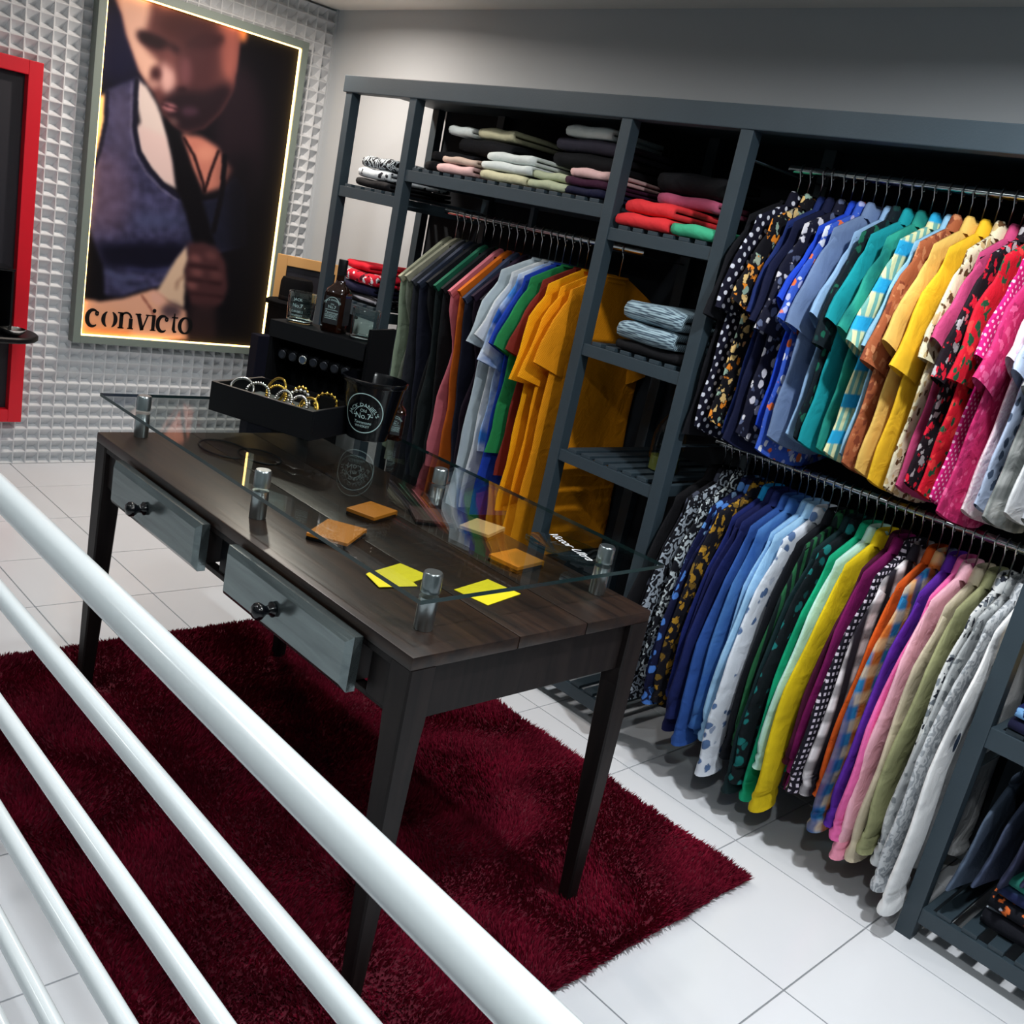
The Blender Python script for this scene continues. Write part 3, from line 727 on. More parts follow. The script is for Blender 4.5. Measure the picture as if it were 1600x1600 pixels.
RED = fm('coral_red_cotton', 'plain', (232, 54, 60)); MINT = fm('mint_cotton', 'plain', (70, 184, 140)); ROSE = fm('rose_cotton', 'plain', (190, 90, 122)); NVY = fm('navy_cotton', 'plain', (16, 18, 48))
KN = fm('grey_waffle_knit', 'knit', (160, 186, 198), (70, 88, 104), sc=.9)
SY = FR+.03
def stack(items, x, z, y=SY, grp='folded clothes', rz=0, cat='folded shirt', name='folded_shirt'):
    for k, (lab, mat, w_, d_, h, dx, dy) in enumerate(items):
        h *= 1.18
        folded(name, lab, cat, mat, x+dx, y+dy, z, w_, d_, h, rz+random.uniform(-.03, .03), grp, seed=int(1000*(x+5))+k); z += h*1.0+.0012
T1 = 1.588+.0135; T2 = 1.698+.0135
stack([('black folded shirt at the bottom of the short pile in the narrow left bay', BLK, .24, .34, .030, .0, 0), ('white folded shirt with black print in the narrow left bay', WBK, .23, .33, .036, -.01, .005), ('black folded shirt with white scrolls topping the narrow left bay pile', BW, .22, .32, .040, .0, .01)], -1.60, T1, grp='folded shirts in the narrow left bay')
T0 = 1.115+.0135
stack([('black folded shirt with grey dots under the red print shirt', fm('black_dot_cotton', 'dots', (12, 12, 18), (150, 150, 160)), .27, .34, .030, .02, .0), ('navy folded shirt below the red one beside the whisky bottle', NVY, .26, .34, .034, -.01, 0), ('dark red folded shirt with white patches beside the whisky bottle', fm('red_white_print', 'splash', (196, 18, 44), (226, 226, 232), (70, 10, 30)), .24, .33, .042, .01, 0), ('bright red folded shirt on top beside the whisky bottle', fm('bright_red', 'plain', (216, 22, 44)), .17, .31, .03, -.04, .02)], -1.60, T0, grp='folded shirts in the lower left bay')
stack([('black folded shirt at the left end of the top shelf', BLK, .26, .36, .034, 0, .0), ('second black folded shirt at the left end of the top shelf', BLK, .26, .35, .036, .01, .01)], -1.205, T2, grp='folded shirts on the top shelf', y=SY+.05)
stack([('large black folded sweater behind the pink shirt', BLK, .30, .34, .05, 0, .0), ('white folded shirt lying on the black shirts at the left', WHT, .14, .30, .032, -.16, .0)], -1.02, T2+.088, y=SY+.07, grp='folded shirts on the top shelf')
folded('folded_shirt', 'cream folded shirt crowning the left top-shelf pile', 'folded shirt', CRM, -.99, SY+.09, T2+.150, .19, .31, .045, .02, 'folded shirts on the top shelf', 11)
stack([('pale pink folded shirt on the top shelf', PNK, .21, .30, .030, 0, -.01), ('taupe folded shirt on the pale pink one', TAU, .20, .30, .022, .01, -.01)], -1.06+.0, T2, grp='folded shirts on the top shelf', y=SY-.012)
stack([('cream folded shirt under the white one on the top shelf', CRM, .24, .33, .030, 0, 0), ('lower white folded shirt in the middle of the top shelf', WHT, .27, .34, .028, .01, 0), ('upper white folded shirt in the middle of the top shelf', WHT, .26, .34, .028, .02, .01)], -.80, T2, grp='folded shirts on the top shelf', y=SY-.012)
stack([('sage folded shirt at the bottom right of the top shelf', SAGE, .19, .32, .027, 0, 0), ('upper sage folded shirt on the top shelf', SAGE, .18, .32, .024, .01, .01)], -.575, T2, grp='folded shirts on the top shelf', y=SY-.01)
stack([('navy folded shirt at the right end of the top shelf', NVY, .20, .34, .024, 0, 0), ('plum folded shirt at the right end of the top shelf', PLUM, .20, .34, .024, 0, 0), ('light pink folded shirt by the second post', PNK, .17, .33, .026, .0, 0)], -.385, T2, grp='folded shirts on the top shelf', y=SY-.01)
stack([('black folded sweater behind the sage shirts', BLK, .34, .30, .046, 0, 0), ('smoky grey folded sweater behind the sage shirts', SMK, .32, .30, .040, 0, 0), ('white folded shirt crowning the right top-shelf pile', WHT, .22, .28, .036, -.02, 0)], -.49, T2+.091, y=SY+.08, grp='folded shirts on the top shelf')
T3 = 1.630+.0135
stack([('lower coral red folded shirt', RED, .22, .34, .036, 0, 0), ('upper coral red folded shirt', RED, .20, .34, .038, .01, .01)], -.105, T3, grp='folded shirts between the middle posts', y=SY-.02)
stack([('mint green folded shirt beside the coral ones', MINT, .17, .32, .034, 0, 0)], .092, T3, grp='folded shirts between the middle posts', y=SY-.02)
stack([('rose folded shirt behind the coral pile', ROSE, .24, .20, .034, 0, 0), ('black folded sweater behind the coral pile', BLK, .28, .20, .06, 0, 0)], -.08, T3+.092, y=SY+.15, grp='folded shirts between the middle posts')
T4 = 1.247+.0135
stack([('black folded knit under the grey waffle pair', BLK, .27, .33, .03, 0, 0), ('lower grey waffle-knit folded sweater', KN, .235, .33, .052, -.01, -.01), ('upper grey waffle-knit folded sweater', KN, .24, .33, .056, -.005, -.005)], .025, T4, grp='folded sweaters on the middle shelf', y=SY-.01)
T5 = .64+.0135
stack([('dark navy folded shirt on the right shelf', NVY, .34, .36, .026, 0, 0), ('navy folded shirt with light specks on the right shelf', fm('navy_specks', 'floral', (20, 30, 84), (120, 170, 220), (20, 30, 84)), .33, .36, .030, .0, 0), ('lower yellow folded shirt on the right shelf', fm('butter_yellow', 'plain', (226, 184, 96)), .32, .35, .022, .01, 0), ('upper yellow folded shirt on the right shelf', fm('butter_yellow_2', 'plain', (228, 188, 102)), .30, .34, .022, .02, 0)], 1.555, T5, grp='folded shirts on the right shelf', y=SY-.02)
T6 = .100+.0135
stack([('black folded shirt with white dots on the bottom right shelf', fm('black_dots_2', 'dots', (12, 14, 24), (190, 200, 210), sc=.8), .26, .34, .040, 0, 0), ('black folded shirt with orange and white flowers on the bottom right shelf', fm('black_orange_flowers', 'splash', (12, 14, 24), (226, 110, 50), (206, 206, 220)), .26, .34, .040, 0, 0), ('navy plaid folded shirt on the bottom right shelf', fm('navy_plaid', 'plaid', (26, 40, 84), (90, 130, 170), (20, 26, 60)), .25, .34, .030, .01, 0), ('sea green folded shirt on the bottom right shelf', fm('sea_green', 'plain', (34, 108, 96)), .25, .33, .024, .02, 0), ('red and green striped folded shirt topping the bottom right shelf', fm('red_green_stripe', 'stripe', (206, 20, 40), (20, 70, 50), (206, 60, 30), sc=.35), .22, .30, .05, .04, .02)], 1.60, T6, grp='folded shirts on the bottom right shelf', y=SY+.045)
# glass bottle on the lower middle shelf
bt = thing('glass_decanter', 'dark glass bottle standing on the lower slatted shelf', 'bottle', (.075, .26, .876+.0135))
MB().lathe([(.05, 0), (.056, .006), (.056, .12), (.045, .16), (.018, .20), (.017, .235)], 24).build('bottle_body', M['acrylic'], bt, SM)
MB().lathe([(.049, .004), (.049, .05)], 24).build('drink', plain('pale_liquid', (120, 112, 50), .2), bt, SM)
MB().lathe([(.021, .236), (.023, .246), (.023, .285), (.018, .29)], 20).build('stopper', M['blackgloss'], bt, SM)

# ------------------------------------------------------------------ portrait light box on the back wall
XP = XB+.036; PY0, PY1, PZ0, PZ1 = -.578, .405, .660, 2.205
pf = thing('portrait_poster', 'tall framed portrait of a man in a tank top with lit warm edges', 'poster', (XB, -.085, PZ0-.04))
def pl_(x, y, z): return (x-XB, y+.085, z-PZ0+.04)
fw = .036
for nm, a, b_ in (('frame_side', (XB+.001, PY0-fw, PZ0-fw), (XB+.062, PY0, PZ1+fw)), ('frame_side', (XB+.001, PY1, PZ0-fw), (XB+.062, PY1+fw, PZ1+fw)),
                  ('frame_rail', (XB+.001, PY0, PZ0-fw), (XB+.062, PY1, PZ0)), ('frame_rail', (XB+.001, PY0, PZ1), (XB+.062, PY1, PZ1+fw))):
    MB().box(pl_(*a), pl_(*b_), .0015).build(nm, M['frame'], pf)
for a, b_ in (((XP+.004, PY1-.006, PZ0+.004), (XP+.018, PY1-.0005, PZ1-.004)), ((XP+.004, PY0+.0005, PZ0+.004), (XP+.018, PY0+.006, PZ1-.004)),
              ((XP+.004, PY0+.008, PZ0+.0005), (XP+.018, PY1-.008, PZ0+.006)), ((XP+.004, PY0+.008, PZ1-.006), (XP+.018, PY1-.008, PZ1-.0005))):
    MB().box(pl_(*a), pl_(*b_)).build('led_strip', M['led'], pf)
# the print: painted from outlines drawn on a sketch sheet; HS turns sheet units into metres on the poster plane
HS = np.array([[0.002788345, 0.000312193, -1.003473651], [-0.000050215, -0.002779238, 2.024941841], [-0.000370231, -0.000184854, 1.]])
NYp, NZp = 250, 392
yy, zz = np.meshgrid(np.linspace(PY0, PY1, NYp), np.linspace(PZ0, PZ1, NZp))
pts = np.stack([yy.ravel(), zz.ravel(), np.ones(yy.size)]); sk = np.linalg.inv(HS) @ pts; sx_, sy_ = (sk[0]/sk[2]).reshape(yy.shape), (sk[1]/sk[2]).reshape(yy.shape)
def blur(a, k):
    for ax in (0, 1):
        for _ in range(2):
            p_ = np.pad(a, [(k, k) if i == ax else (0, 0) for i in range(2)], 'edge'); c = np.cumsum(p_, axis=ax); c = np.insert(c, 0, 0, axis=ax)
            n = a.shape[ax]; a = (np.take(c, range(2*k+1, 2*k+1+n), ax)-np.take(c, range(0, n), ax))/(2*k+1)
    return a
def poly(P_, soft=2):
    m = np.zeros(sx_.shape, bool); n = len(P_)
    for i in range(n):
        (xa, ya), (xb, yb) = P_[i], P_[(i+1) % n]
        if ya == yb: continue
        c = ((ya > sy_) != (yb > sy_)) & (sx_ < (xb-xa)*(sy_-ya)/(yb-ya)+xa); m ^= c
    m = m.astype(float); return blur(m, soft) if soft else m
def ell(cx, cy, rx_, ry, soft=3, rot=0):
    c, s_ = math.cos(rot), math.sin(rot); u = (sx_-cx)*c+(sy_-cy)*s_; v_ = -(sx_-cx)*s_+(sy_-cy)*c
    return blur((((u/rx_)**2+(v_/ry)**2) < 1).astype(float), soft)
def line(P_, wd, soft=1):
    m = np.zeros(sx_.shape)
    for (xa, ya), (xb, yb) in zip(P_, P_[1:]):
        dx, dy = xb-xa, yb-ya; t = np.clip(((sx_-xa)*dx+(sy_-ya)*dy)/(dx*dx+dy*dy), 0, 1)
        m = np.maximum(m, np.hypot(sx_-xa-t*dx, sy_-ya-t*dy) < wd)
    return blur(m.astype(float), soft)
img = np.zeros(sx_.shape+(3,)); img[:] = (15, 14, 24)
def paint(m, c, a=1.0): img[:] = img*(1-(m*a)[..., None])+np.array(c, float)*(m*a)[..., None]
nr = np.random.RandomState(4); grain = blur(nr.rand(*sx_.shape), 3); grain = (grain-grain.mean())/grain.std()
paint(ell(185, 70, 50, 70, 12), (26, 28, 76), .65)
paint(ell(375, 210, 40, 110, 10), (46, 32, 42), .8)
# head and face
face = poly([(176, -30), (180, 0), (190, 22), (197, 55), (209, 87), (217, 112), (230, 132), (241, 148), (250, 165), (256, 181), (270, 198), (292, 208), (320, 201), (346, 176), (366, 140), (373, 100), (378, 50), (372, -10), (350, -60), (220, -60)], 2)
paint(face, (104, 66, 66))
paint(face*poly([(170, -60), (236, -60), (236, 20), (230, 45), (218, 58), (236, 84), (250, 96), (238, 122), (228, 134), (205, 90), (188, 30)], 4), (214, 176, 160))
paint(face*poly([(238, -60), (380, -60), (380, 8), (300, 14), (250, 10)], 6), (196, 128, 100), .8)
paint(face*ell(292, 40, 46, 26, 7), (72, 40, 42), .9)
paint(face*poly([(338, 20), (378, 20), (374, 100), (362, 132), (346, 110), (340, 70)], 5), (160, 100, 92), .9)
paint(ell(239, 66, 22, 9, 3, .35), (44, 24, 32), .95); paint(line([(220, 54), (244, 62), (276, 78)], 6, 3), (40, 22, 30), .95)
paint(ell(324, 68, 24, 9, 4, -.15), (46, 26, 34), .9); paint(line([(296, 70), (318, 56), (346, 60)], 5, 3), (42, 24, 30), .8); paint(face*poly([(284, 20), (346, 30), (344, 90), (336, 140), (292, 150), (280, 100)], 8), (70, 42, 48), .75)
paint(face*ell(262, 122, 13, 26, 4, -.1), (206, 168, 162), .95); paint(face*ell(266, 90, 9, 20, 4, -.2), (120, 78, 78), .6); paint(face*ell(290, 112, 10, 24, 4), (118, 78, 84), .8)
paint(ell(244, 115, 8, 11, 3), (62, 32, 38), .9); paint(ell(285, 140, 8, 4, 2), (54, 30, 38), .9); paint(face*ell(240, 132, 10, 8, 3), (206, 166, 156), .7)
paint(face*poly([(252, 158), (276, 140), (320, 142), (352, 130), (366, 142), (346, 178), (320, 203), (292, 210), (268, 198)], 5), (36, 24, 34), .93)
paint(ell(266, 168, 12, 6, 2, .25), (186, 130, 134), .95); paint(line([(254, 163), (280, 172)], 1.6, 1), (48, 26, 36), .9); paint(ell(297, 174, 14, 7, 3), (84, 58, 74), .8); paint(ell(272, 190, 9, 5, 3, .4), (150, 118, 112), .6)
paint(ell(381, 55, 6, 12, 3), (232, 150, 100), .9)
# neck and shoulders
paint(poly([(214, 122), (230, 135), (246, 163), (256, 190), (264, 215), (273, 250), (279, 296), (255, 284), (234, 258), (219, 232), (214, 200), (220, 192), (214, 162)], 2), (212, 198, 194))
paint(poly([(216, 194), (262, 215), (274, 260), (278, 292), (256, 282), (234, 256), (219, 230)], 3), (214, 190, 188), .8)
paint(poly([(284, 208), (317, 214), (341, 230), (352, 252), (366, 266), (346, 294), (320, 302), (300, 262)], 3), (190, 128, 114)); paint(ell(322, 240, 16, 12, 4), (214, 156, 136), .6)
paint(poly([(146, 151), (170, 146), (166, 190), (156, 238), (142, 280), (130, 330), (120, 340), (120, 200)], 2), (246, 206, 150))
# tank top
tank = poly([(166, 141), (180, 136), (215, 121), (213, 165), (212, 202), (218, 238), (234, 264), (255, 290), (279, 306), (300, 318), (340, 312), (368, 276), (382, 300), (384, 384), (340, 395), (302, 382), (290, 410), (262, 444), (228, 452), (190, 464), (164, 462), (162, 416), (154, 396), (144, 372), (136, 344), (134, 312), (140, 270), (155, 235), (165, 190)], 2)
paint(tank, (70, 70, 102)); img[:] += (tank*grain)[..., None]*np.array((7, 7, 9))
paint(tank*ell(170, 300, 34, 70, 12), (138, 112, 132), .55); paint(tank*ell(192, 190, 22, 60, 10), (100, 92, 118), .7); paint(tank*ell(250, 345, 44, 12, 7), (84, 92, 128), .7)
paint(tank*poly([(296, 300), (400, 260), (400, 410), (296, 410)], 12), (24, 28, 46), .85); paint(poly([(352, 250), (400, 240), (400, 410), (362, 410)], 12), (16, 15, 24), .8)
paint(tank*poly([(150, 384), (220, 378), (296, 380), (286, 414), (230, 424), (164, 414)], 5), (14, 14, 36), .92)
paint(tank*line([(166, 424), (190, 436), (212, 432)], 5, 3), (92, 98, 134), .8); paint(tank*line([(176, 442), (204, 452), (230, 446)], 4, 3), (84, 90, 126), .7); paint(tank*line([(200, 420), (240, 424), (270, 420)], 2, 2), (76, 80, 124), .7)
paint(line([(214, 124), (212, 165), (211, 203), (218, 238), (235, 266), (256, 290), (280, 308)], 3.2, 1), (26, 26, 46)); paint(line([(206, 128), (205, 205), (212, 242), (230, 272), (254, 297), (276, 312)], 1.2, 1), (136, 130, 150), .6)
paint(line([(168, 143), (166, 190), (156, 236), (142, 278)], 3, 1), (30, 30, 52), .9)
# cords and strap
paint(poly([(254, 180), (277, 206), (291, 238), (305, 276), (318, 318), (330, 360), (338, 384), (304, 384), (292, 336), (275, 290), (270, 250), (262, 212)], 2), (10, 9, 18))
paint(line([(288, 216), (304, 244), (318, 286), (320, 300)], 2.2, 1), (34, 18, 24), .95); paint(line([(342, 236), (330, 268), (320, 300)], 2.2, 1), (34, 18, 24), .95); paint(line([(352, 244), (348, 300), (334, 362)], 4, 1), (14, 12, 22), .95)
# hands, fingers, forearm
paint(poly([(294, 380), (318, 378), (340, 387), (353, 410), (357, 450), (348, 474), (322, 490), (298, 476), (288, 430)], 3), (84, 54, 58))
for cx, cy, a in ((306, 404, .6), (308, 426, .55), (300, 446, .6), (330, 400, .35), (338, 430, .3)): paint(ell(cx, cy, 10, 6, 3, .3), (160, 110, 108), a)
for P_ in ([(296, 414), (340, 420)], [(294, 436), (346, 444)], [(298, 458), (348, 464)]): paint(line(P_, 1.6, 2), (40, 22, 28), .8)
paint(poly([(292, 384), (294, 405), (288, 423), (290, 441), (288, 482), (270, 476), (243, 458), (257, 436), (275, 405)], 2), (216, 190, 168)); paint(line([(290, 430), (278, 440), (276, 452)], 1.4, 2), (130, 96, 84), .7)
paint(poly([(120, 466), (140, 468), (157, 471), (194, 466), (226, 456), (242, 452), (268, 473), (292, 486), (296, 530), (112, 540)], 2), (228, 180, 156)); paint(ell(150, 515, 60, 26, 10), (236, 172, 128), .6)
paint(line([(222, 462), (236, 482), (244, 500)], 1.6, 1), (140, 84, 76), .8); paint(ell(268, 486, 16, 12, 4), (74, 62, 74), .85); paint(ell(246, 466, 14, 9, 3, .7), (226, 182, 170), .7)
paint(poly([(296, 476), (338, 478), (340, 530), (292, 534)], 5), (58, 42, 46), .9)
paint(line([(134, 518), (200, 521)], 4, 3), (206, 120, 66), .5)
img = np.clip(img, 0, 255)/255; img = img**1.22*.93; img = np.where(img <= .04045, img/12.92, ((img+.055)/1.055)**2.4)
me = bpy.data.meshes.new('printed_sheet'); vv = [pl_(XP, a, b_) for a, b_ in zip(yy.ravel(), zz.ravel())]
ff = [(j*NYp+i, j*NYp+i+1, (j+1)*NYp+i+1, (j+1)*NYp+i) for j in range(NZp-1) for i in range(NYp-1)]
me.from_pydata(vv, [], ff); me.update(); ca = me.color_attributes.new('print', 'FLOAT_COLOR', 'POINT')
ca.data.foreach_set('color', np.concatenate([img.reshape(-1, 3), np.ones((yy.size, 1))], 1).ravel().astype(np.float32))
m, n, l, b_ = nt('printed_film'); at = n.new('ShaderNodeAttribute'); at.attribute_name = 'print'; l.new(at.outputs['Color'], b_.inputs['Base Color']); b_.inputs['Roughness'].default_value = .6; b_.inputs['Specular IOR Level'].default_value = .12
obj('printed_sheet', me, m, pf)
MB().box(pl_(XB+.002, PY0, PZ0), pl_(XP-.001, PY1, PZ1)).build('backing_board', M['dark_panel'], pf)
# lettering: flat strokes with thick and thin parts
lt = MB()
def stroke(P_, W_):
    m = len(P_); L_, R_ = [], []
    for i in range(m):
        a, b2 = P_[max(i-1, 0)], P_[min(i+1, m-1)]; dx, dz = b2[0]-a[0], b2[1]-a[1]; q_ = math.hypot(dx, dz); w_ = W_[i]/2 if isinstance(W_, list) else W_/2
        L_.append((P_[i][0]-dz/q_*w_, P_[i][1]+dx/q_*w_)); R_.append((P_[i][0]+dz/q_*w_, P_[i][1]-dx/q_*w_))
    k = len(lt.v)
    for p in L_+R_: lt.v.append(pl_(XP+.0015, p[0], p[1]))
    for i in range(m-1): lt.f.append((k+i, k+i+1, k+m+i+1, k+m+i))
def arc(cx, cz, rx_, rz_, a0, a1, n=18): return [(cx+rx_*math.cos(math.radians(a0+(a1-a0)*i/(n-1))), cz+rz_*math.sin(math.radians(a0+(a1-a0)*i/(n-1)))) for i in range(n)]
def sw(n, a, b2): return [a+(b2-a)*math.sin(math.pi*i/(n-1)) for i in range(n)]
bz = .705; xh = .080; u0 = -.550
def serif(x, z, w_=.030): stroke([(x-w_/2, z), (x+w_/2, z)], .006)
def let_c(x): stroke(arc(x+.032, bz+xh/2, .028, xh/2, 50, 310, 22), sw(22, .006, .021)); stroke(arc(x+.05, bz+xh*.80, .006, .008, 0, 360, 10), .009)
let_c(u0)
x = u0+.078; stroke(arc(x+.034, bz+xh/2, .030, xh/2, 115, 245, 16), sw(16, .004, .020)); stroke(arc(x+.034, bz+xh/2, .030, xh/2, 65, -65, 16), sw(16, .004, .020))
x = u0+.156; stroke([(x+.014, bz), (x+.014, bz+xh)], .019); serif(x+.014, bz+.003); serif(x+.006, bz+xh-.003, .022); stroke(arc(x+.038, bz+xh*.62, .026, .030, 160, 10, 12), .010); stroke([(x+.062, bz+xh*.66), (x+.062, bz)], .019); serif(x+.062, bz+.003)
x = u0+.244; stroke([(x+.010, bz+xh), (x+.034, bz)], .019); stroke([(x+.034, bz), (x+.060, bz+xh)], .008); serif(x+.010, bz+xh-.003); serif(x+.060, bz+xh-.003, .026)
x = u0+.322; stroke([(x+.012, bz), (x+.012, bz+xh)], .018); serif(x+.012, bz+.003); serif(x+.006, bz+xh-.003, .02); stroke(arc(x+.012, bz+xh+.022, .005, .005, 0, 360, 12), .011)
let_c(u0+.352)
x = u0+.428; stroke([(x+.014, bz+xh+.018), (x+.014, bz+.016), (x+.020, bz+.004), (x+.032, bz+.004)], [.006, .018, .014, .006]); stroke([(x, bz+xh-.003), (x+.034, bz+xh-.003)], .007)
x = u0+.470; stroke(arc(x+.034, bz+xh/2, .030, xh/2, 0, 360, 30), [.008+.012*abs(math.cos(2*math.pi*i/29)) for i in range(30)])
lt.build('lettering', M['black'], pf)

# ------------------------------------------------------------------ red frame with round shelf on the back wall
rf = thing('red_frame', 'red framed dark panel on the relief wall at the left edge', 'frame', (XB, -1.3, .225))
def rl2(x, y, z): return (x-XB, y+1.3, z-.225)
RY1_ = -.822
for nm, a, b_ in (('frame_side', (XB+.001, RY1_-.06, .225), (XB+.06, RY1_, 1.825)), ('frame_side', (XB+.001, -1.78, .225), (XB+.06, -1.72, 1.825)), ('frame_rail', (XB+.001, -1.72, .225), (XB+.06, RY1_-.06, .285)), ('frame_rail', (XB+.001, -1.72, 1.765), (XB+.06, RY1_-.06, 1.825))):
    MB().box(rl2(*a), rl2(*b_), .003).build(nm, M['red'], rf)
MB().box(rl2(XB+.001, -1.72, .285), rl2(XB+.015, RY1_-.06, 1.765)).build('dark_panel', M['dark_panel'], rf)
rs = thing('round_shelf', 'black round-ended shelf fixed across the red frame', 'shelf', (XB+.06, -1.15, .66))
pr = []
n = 28
vv = []; ff = []
for z, r_ in ((0, .150), (.006, .156), (.020, .156), (.026, .150)):
    for k in range(n):
        a = 2*math.pi*k/n; cy = .16 if math.sin(a) > 0 else -.16
        vv.append((.16+r_*math.cos(a), cy+r_*math.sin(a), z))
for i in range(3):
    for k in range(n): ff.append((i*n+k, i*n+(k+1) % n, (i+1)*n+(k+1) % n, (i+1)*n+k))
ff += [tuple(range(n))[::-1], tuple(3*n+k for k in range(n))]
MB().add(vv, ff).build('shelf_board', M['black'], rs, SM)
MB().box((.002, .04, -.06), (.05, .14, -.0005), .004).build('bracket', M['black'], rs)
bg = thing('black_gift_box', 'black open box on the round shelf by the red frame', 'box', (XB+.20, -1.06, .6865))
MB().box((-.08, -.10, 0), (.08, -.09, .24), .002).box((-.08, .09, 0), (.08, .10, .27), .002).box((-.08, -.09, 0), (-.07, .09, .27), .002).box((-.07, -.09, 0), (.08, .09, .01), .002).build('box_body', M['black'], bg)
MB().box((-.075, -.095, .2705), (.085, .102, .280), .002).build('box_lid', M['blackgloss'], bg)
bw = MB().lathe([(.02, 0), (.03, .004), (.048, .02), (.052, .03), (.050, .031), (.045, .02), (.025, .008)], 24, cap1=True).build('silver_dish', M['silver'], None, SM)
bw.location = (XB+.315, -.965, .6868); tag(bw, 'small silver dish on the round shelf', 'dish')

# ------------------------------------------------------------------ things standing on the glass
G = GZ1+.0006
AR = math.radians(23.4)
tr = thing('bracelet_tray', 'black open jewellery tray holding bracelets on the glass plate', 'tray', (-.628, -1.043, G), AR)
TW, TD, TH = .357, .238, .086
MB().box((0, 0, 0), (TW, .012, TH), .0015).build('tray_front', M['black'], tr); MB().box((0, TD-.012, 0), (TW, TD, TH), .0015).build('tray_back', M['black'], tr)
MB().box((0, .012, 0), (.012, TD-.012, TH), .0015).build('tray_side', M['black'], tr); MB().box((TW-.012, .012, 0), (TW, TD-.012, TH), .0015).build('tray_side', M['black'], tr)
MB().box((.012, .012, .001), (TW-.012, TD-.012, .042), .001).build('tray_cushion', plain('grey_velvet', (92, 98, 92), .9, bump=.1), tr)
def inframe(u, v_, z): c, s_ = math.cos(AR), math.sin(AR); return (-.628+u*c-v_*s_, -1.043+u*s_+v_*c, z)
brs = [(.065, .06, 'silver', 'plain'), (.135, .13, 'gold', 'plain'), (.125, .055, 'silver', 'chain'), (.205, .15, 'gold', 'bead'), (.215, .055, 'silver', 'chain'), (.235, .105, 'silver', 'bead'), (.290, .165, 'gold', 'bead'), (.300, .06, 'gold', 'plain'), (.275, .045, 'silver', 'chain'), (.165, .09, 'gold', 'chain')]
blab = ['plain thin silver bangle at the left end of the black tray', 'large plain gold bangle standing in the black tray', 'silver chain bracelet in front of the large gold bangle', 'chunky gold bead bracelet at the back of the black tray', 'silver chain bracelet in the middle front of the black tray', 'silver bead bracelet in the middle of the black tray', 'gold bead bracelet at the back right of the black tray', 'plain gold bangle at the right end of the black tray', 'silver chain bracelet at the right front of the black tray', 'fine gold chain bracelet lying between the bangles']
for i, (u, v_, mt, k) in enumerate(brs):
    R_ = .034 if i != 1 else .042
    b_ = MB(); tilt = .35; rg = random.Random(i)
    P_ = []
    for a in range(30):
        t = 2*math.pi*a/30; P_.append((R_*math.cos(t), R_*math.sin(t)*math.sin(tilt), R_*.92*math.sin(t)*math.cos(tilt)))
    if k == 'plain': b_.tube(P_, .0042, 8, closed=True)
    elif k == 'chain':
        for a in range(0, 30): b_.lathe([(.0012, -.0042), (.0048, -.0015), (.0048, .0015), (.0012, .0042)], 6, P_[a])
        b_.tube(P_, .0018, 5, closed=True)
    else:
        for a in range(0, 30, 2): b_.lathe([(.001, -.006), (.0052, -.003), (.0062, 0), (.0052, .003), (.001, .006)], 8, P_[a])
        b_.tube(P_, .0016, 5, closed=True)
    zmin = min(p[2] for p in b_.v)
    o = b_.build('bracelet', M[mt], None, True); o.location = inframe(u, v_, G+.0425-zmin); o.rotation_euler = (0, 0, AR+rg.uniform(-.5, .5)); tag(o, blab[i], 'bracelet', 'bracelets in the black tray')

ds = thing('display_riser', 'black tiered display riser behind the bracelet tray', 'display stand', inframe(0, .25, G), AR)
DW, DD, DH = .357, .125, .268
MB().box((0, 0, 0), (.012, DD, DH-.0125), .0015).build('side_panel', M['blackmat'], ds); MB().box((DW-.012, 0, 0), (DW, DD+.02, DH+.045), .0015).build('side_panel', M['blackmat'], ds)
MB().box((.012, DD-.012, 0), (DW-.012, DD, DH-.0125), .001).build('back_panel', M['blackmat'], ds); MB().box((0, -.004, DH-.012), (DW-.0125, DD, DH), .0015).build('top_board', M['blackmat'], ds)
MB().box((0.0, -.006, DH-.052), (DW-.0125, -.0045, DH-.001)).build('fascia', M['black'], ds); MB().box((.012, 0, 0), (DW-.012, DD-.012, .02), .001).build('base_board', M['blackmat'], ds)
MB().tube([(.012, .05, .165), (DW-.012, .05, .165)], .016, 14).build('watch_bar', M['blackmat'], ds, SM)
wl = ['first', 'second', 'third', 'fourth', 'fifth', 'sixth', 'seventh', 'eighth']
for i in range(8):
    u = .040+i*.039; t = thing('wrist_watch', f'{wl[i]} dark watch from the left on the display riser bar', 'watch', inframe(u, .25+.05, G+.165), AR, 'watches on the riser bar')
    n = 18; P_ = [(0, .0215*math.sin(2*math.pi*a/n), .0215*math.cos(2*math.pi*a/n)) for a in range(n)]
    vv = []; ff = []
    for p in P_:
        for s_ in (-.008, .008):
            vv.append((s_, p[1], p[2]))
    for k in range(n): a, c = k*2, ((k+1) % n)*2; ff.append((a, a+1, c+1, c))
    MB().add(vv, ff).build('strap', M['black'], t, True)
    cs = MB(); vv = []; ff = []
    for r_, dpt in ((.013, -.021), (.0145, -.024), (.0145, -.030), (.012, -.032)):
        for k in range(20): a = 2*math.pi*k/20; vv.append((r_*math.cos(a), dpt, r_*math.sin(a)))
    for j in range(3):
        for k in range(20): ff.append((j*20+k, j*20+(k+1) % 20, (j+1)*20+(k+1) % 20, (j+1)*20+k))
    ff.append(tuple(60+k for k in range(20)))
    ca_ = MB().add(vv, ff).build('watch_case', M['hanger'] if i != 2 else M['silver'], t, SM)
    MB().add([(.0105*math.cos(2*math.pi*k/20), -.0324, .0105*math.sin(2*math.pi*k/20)) for k in range(20)], [tuple(range(20))]).build('dial', plain('watch_dial', (70, 84, 104) if i == 2 else (30, 34, 44), .3), ca_)

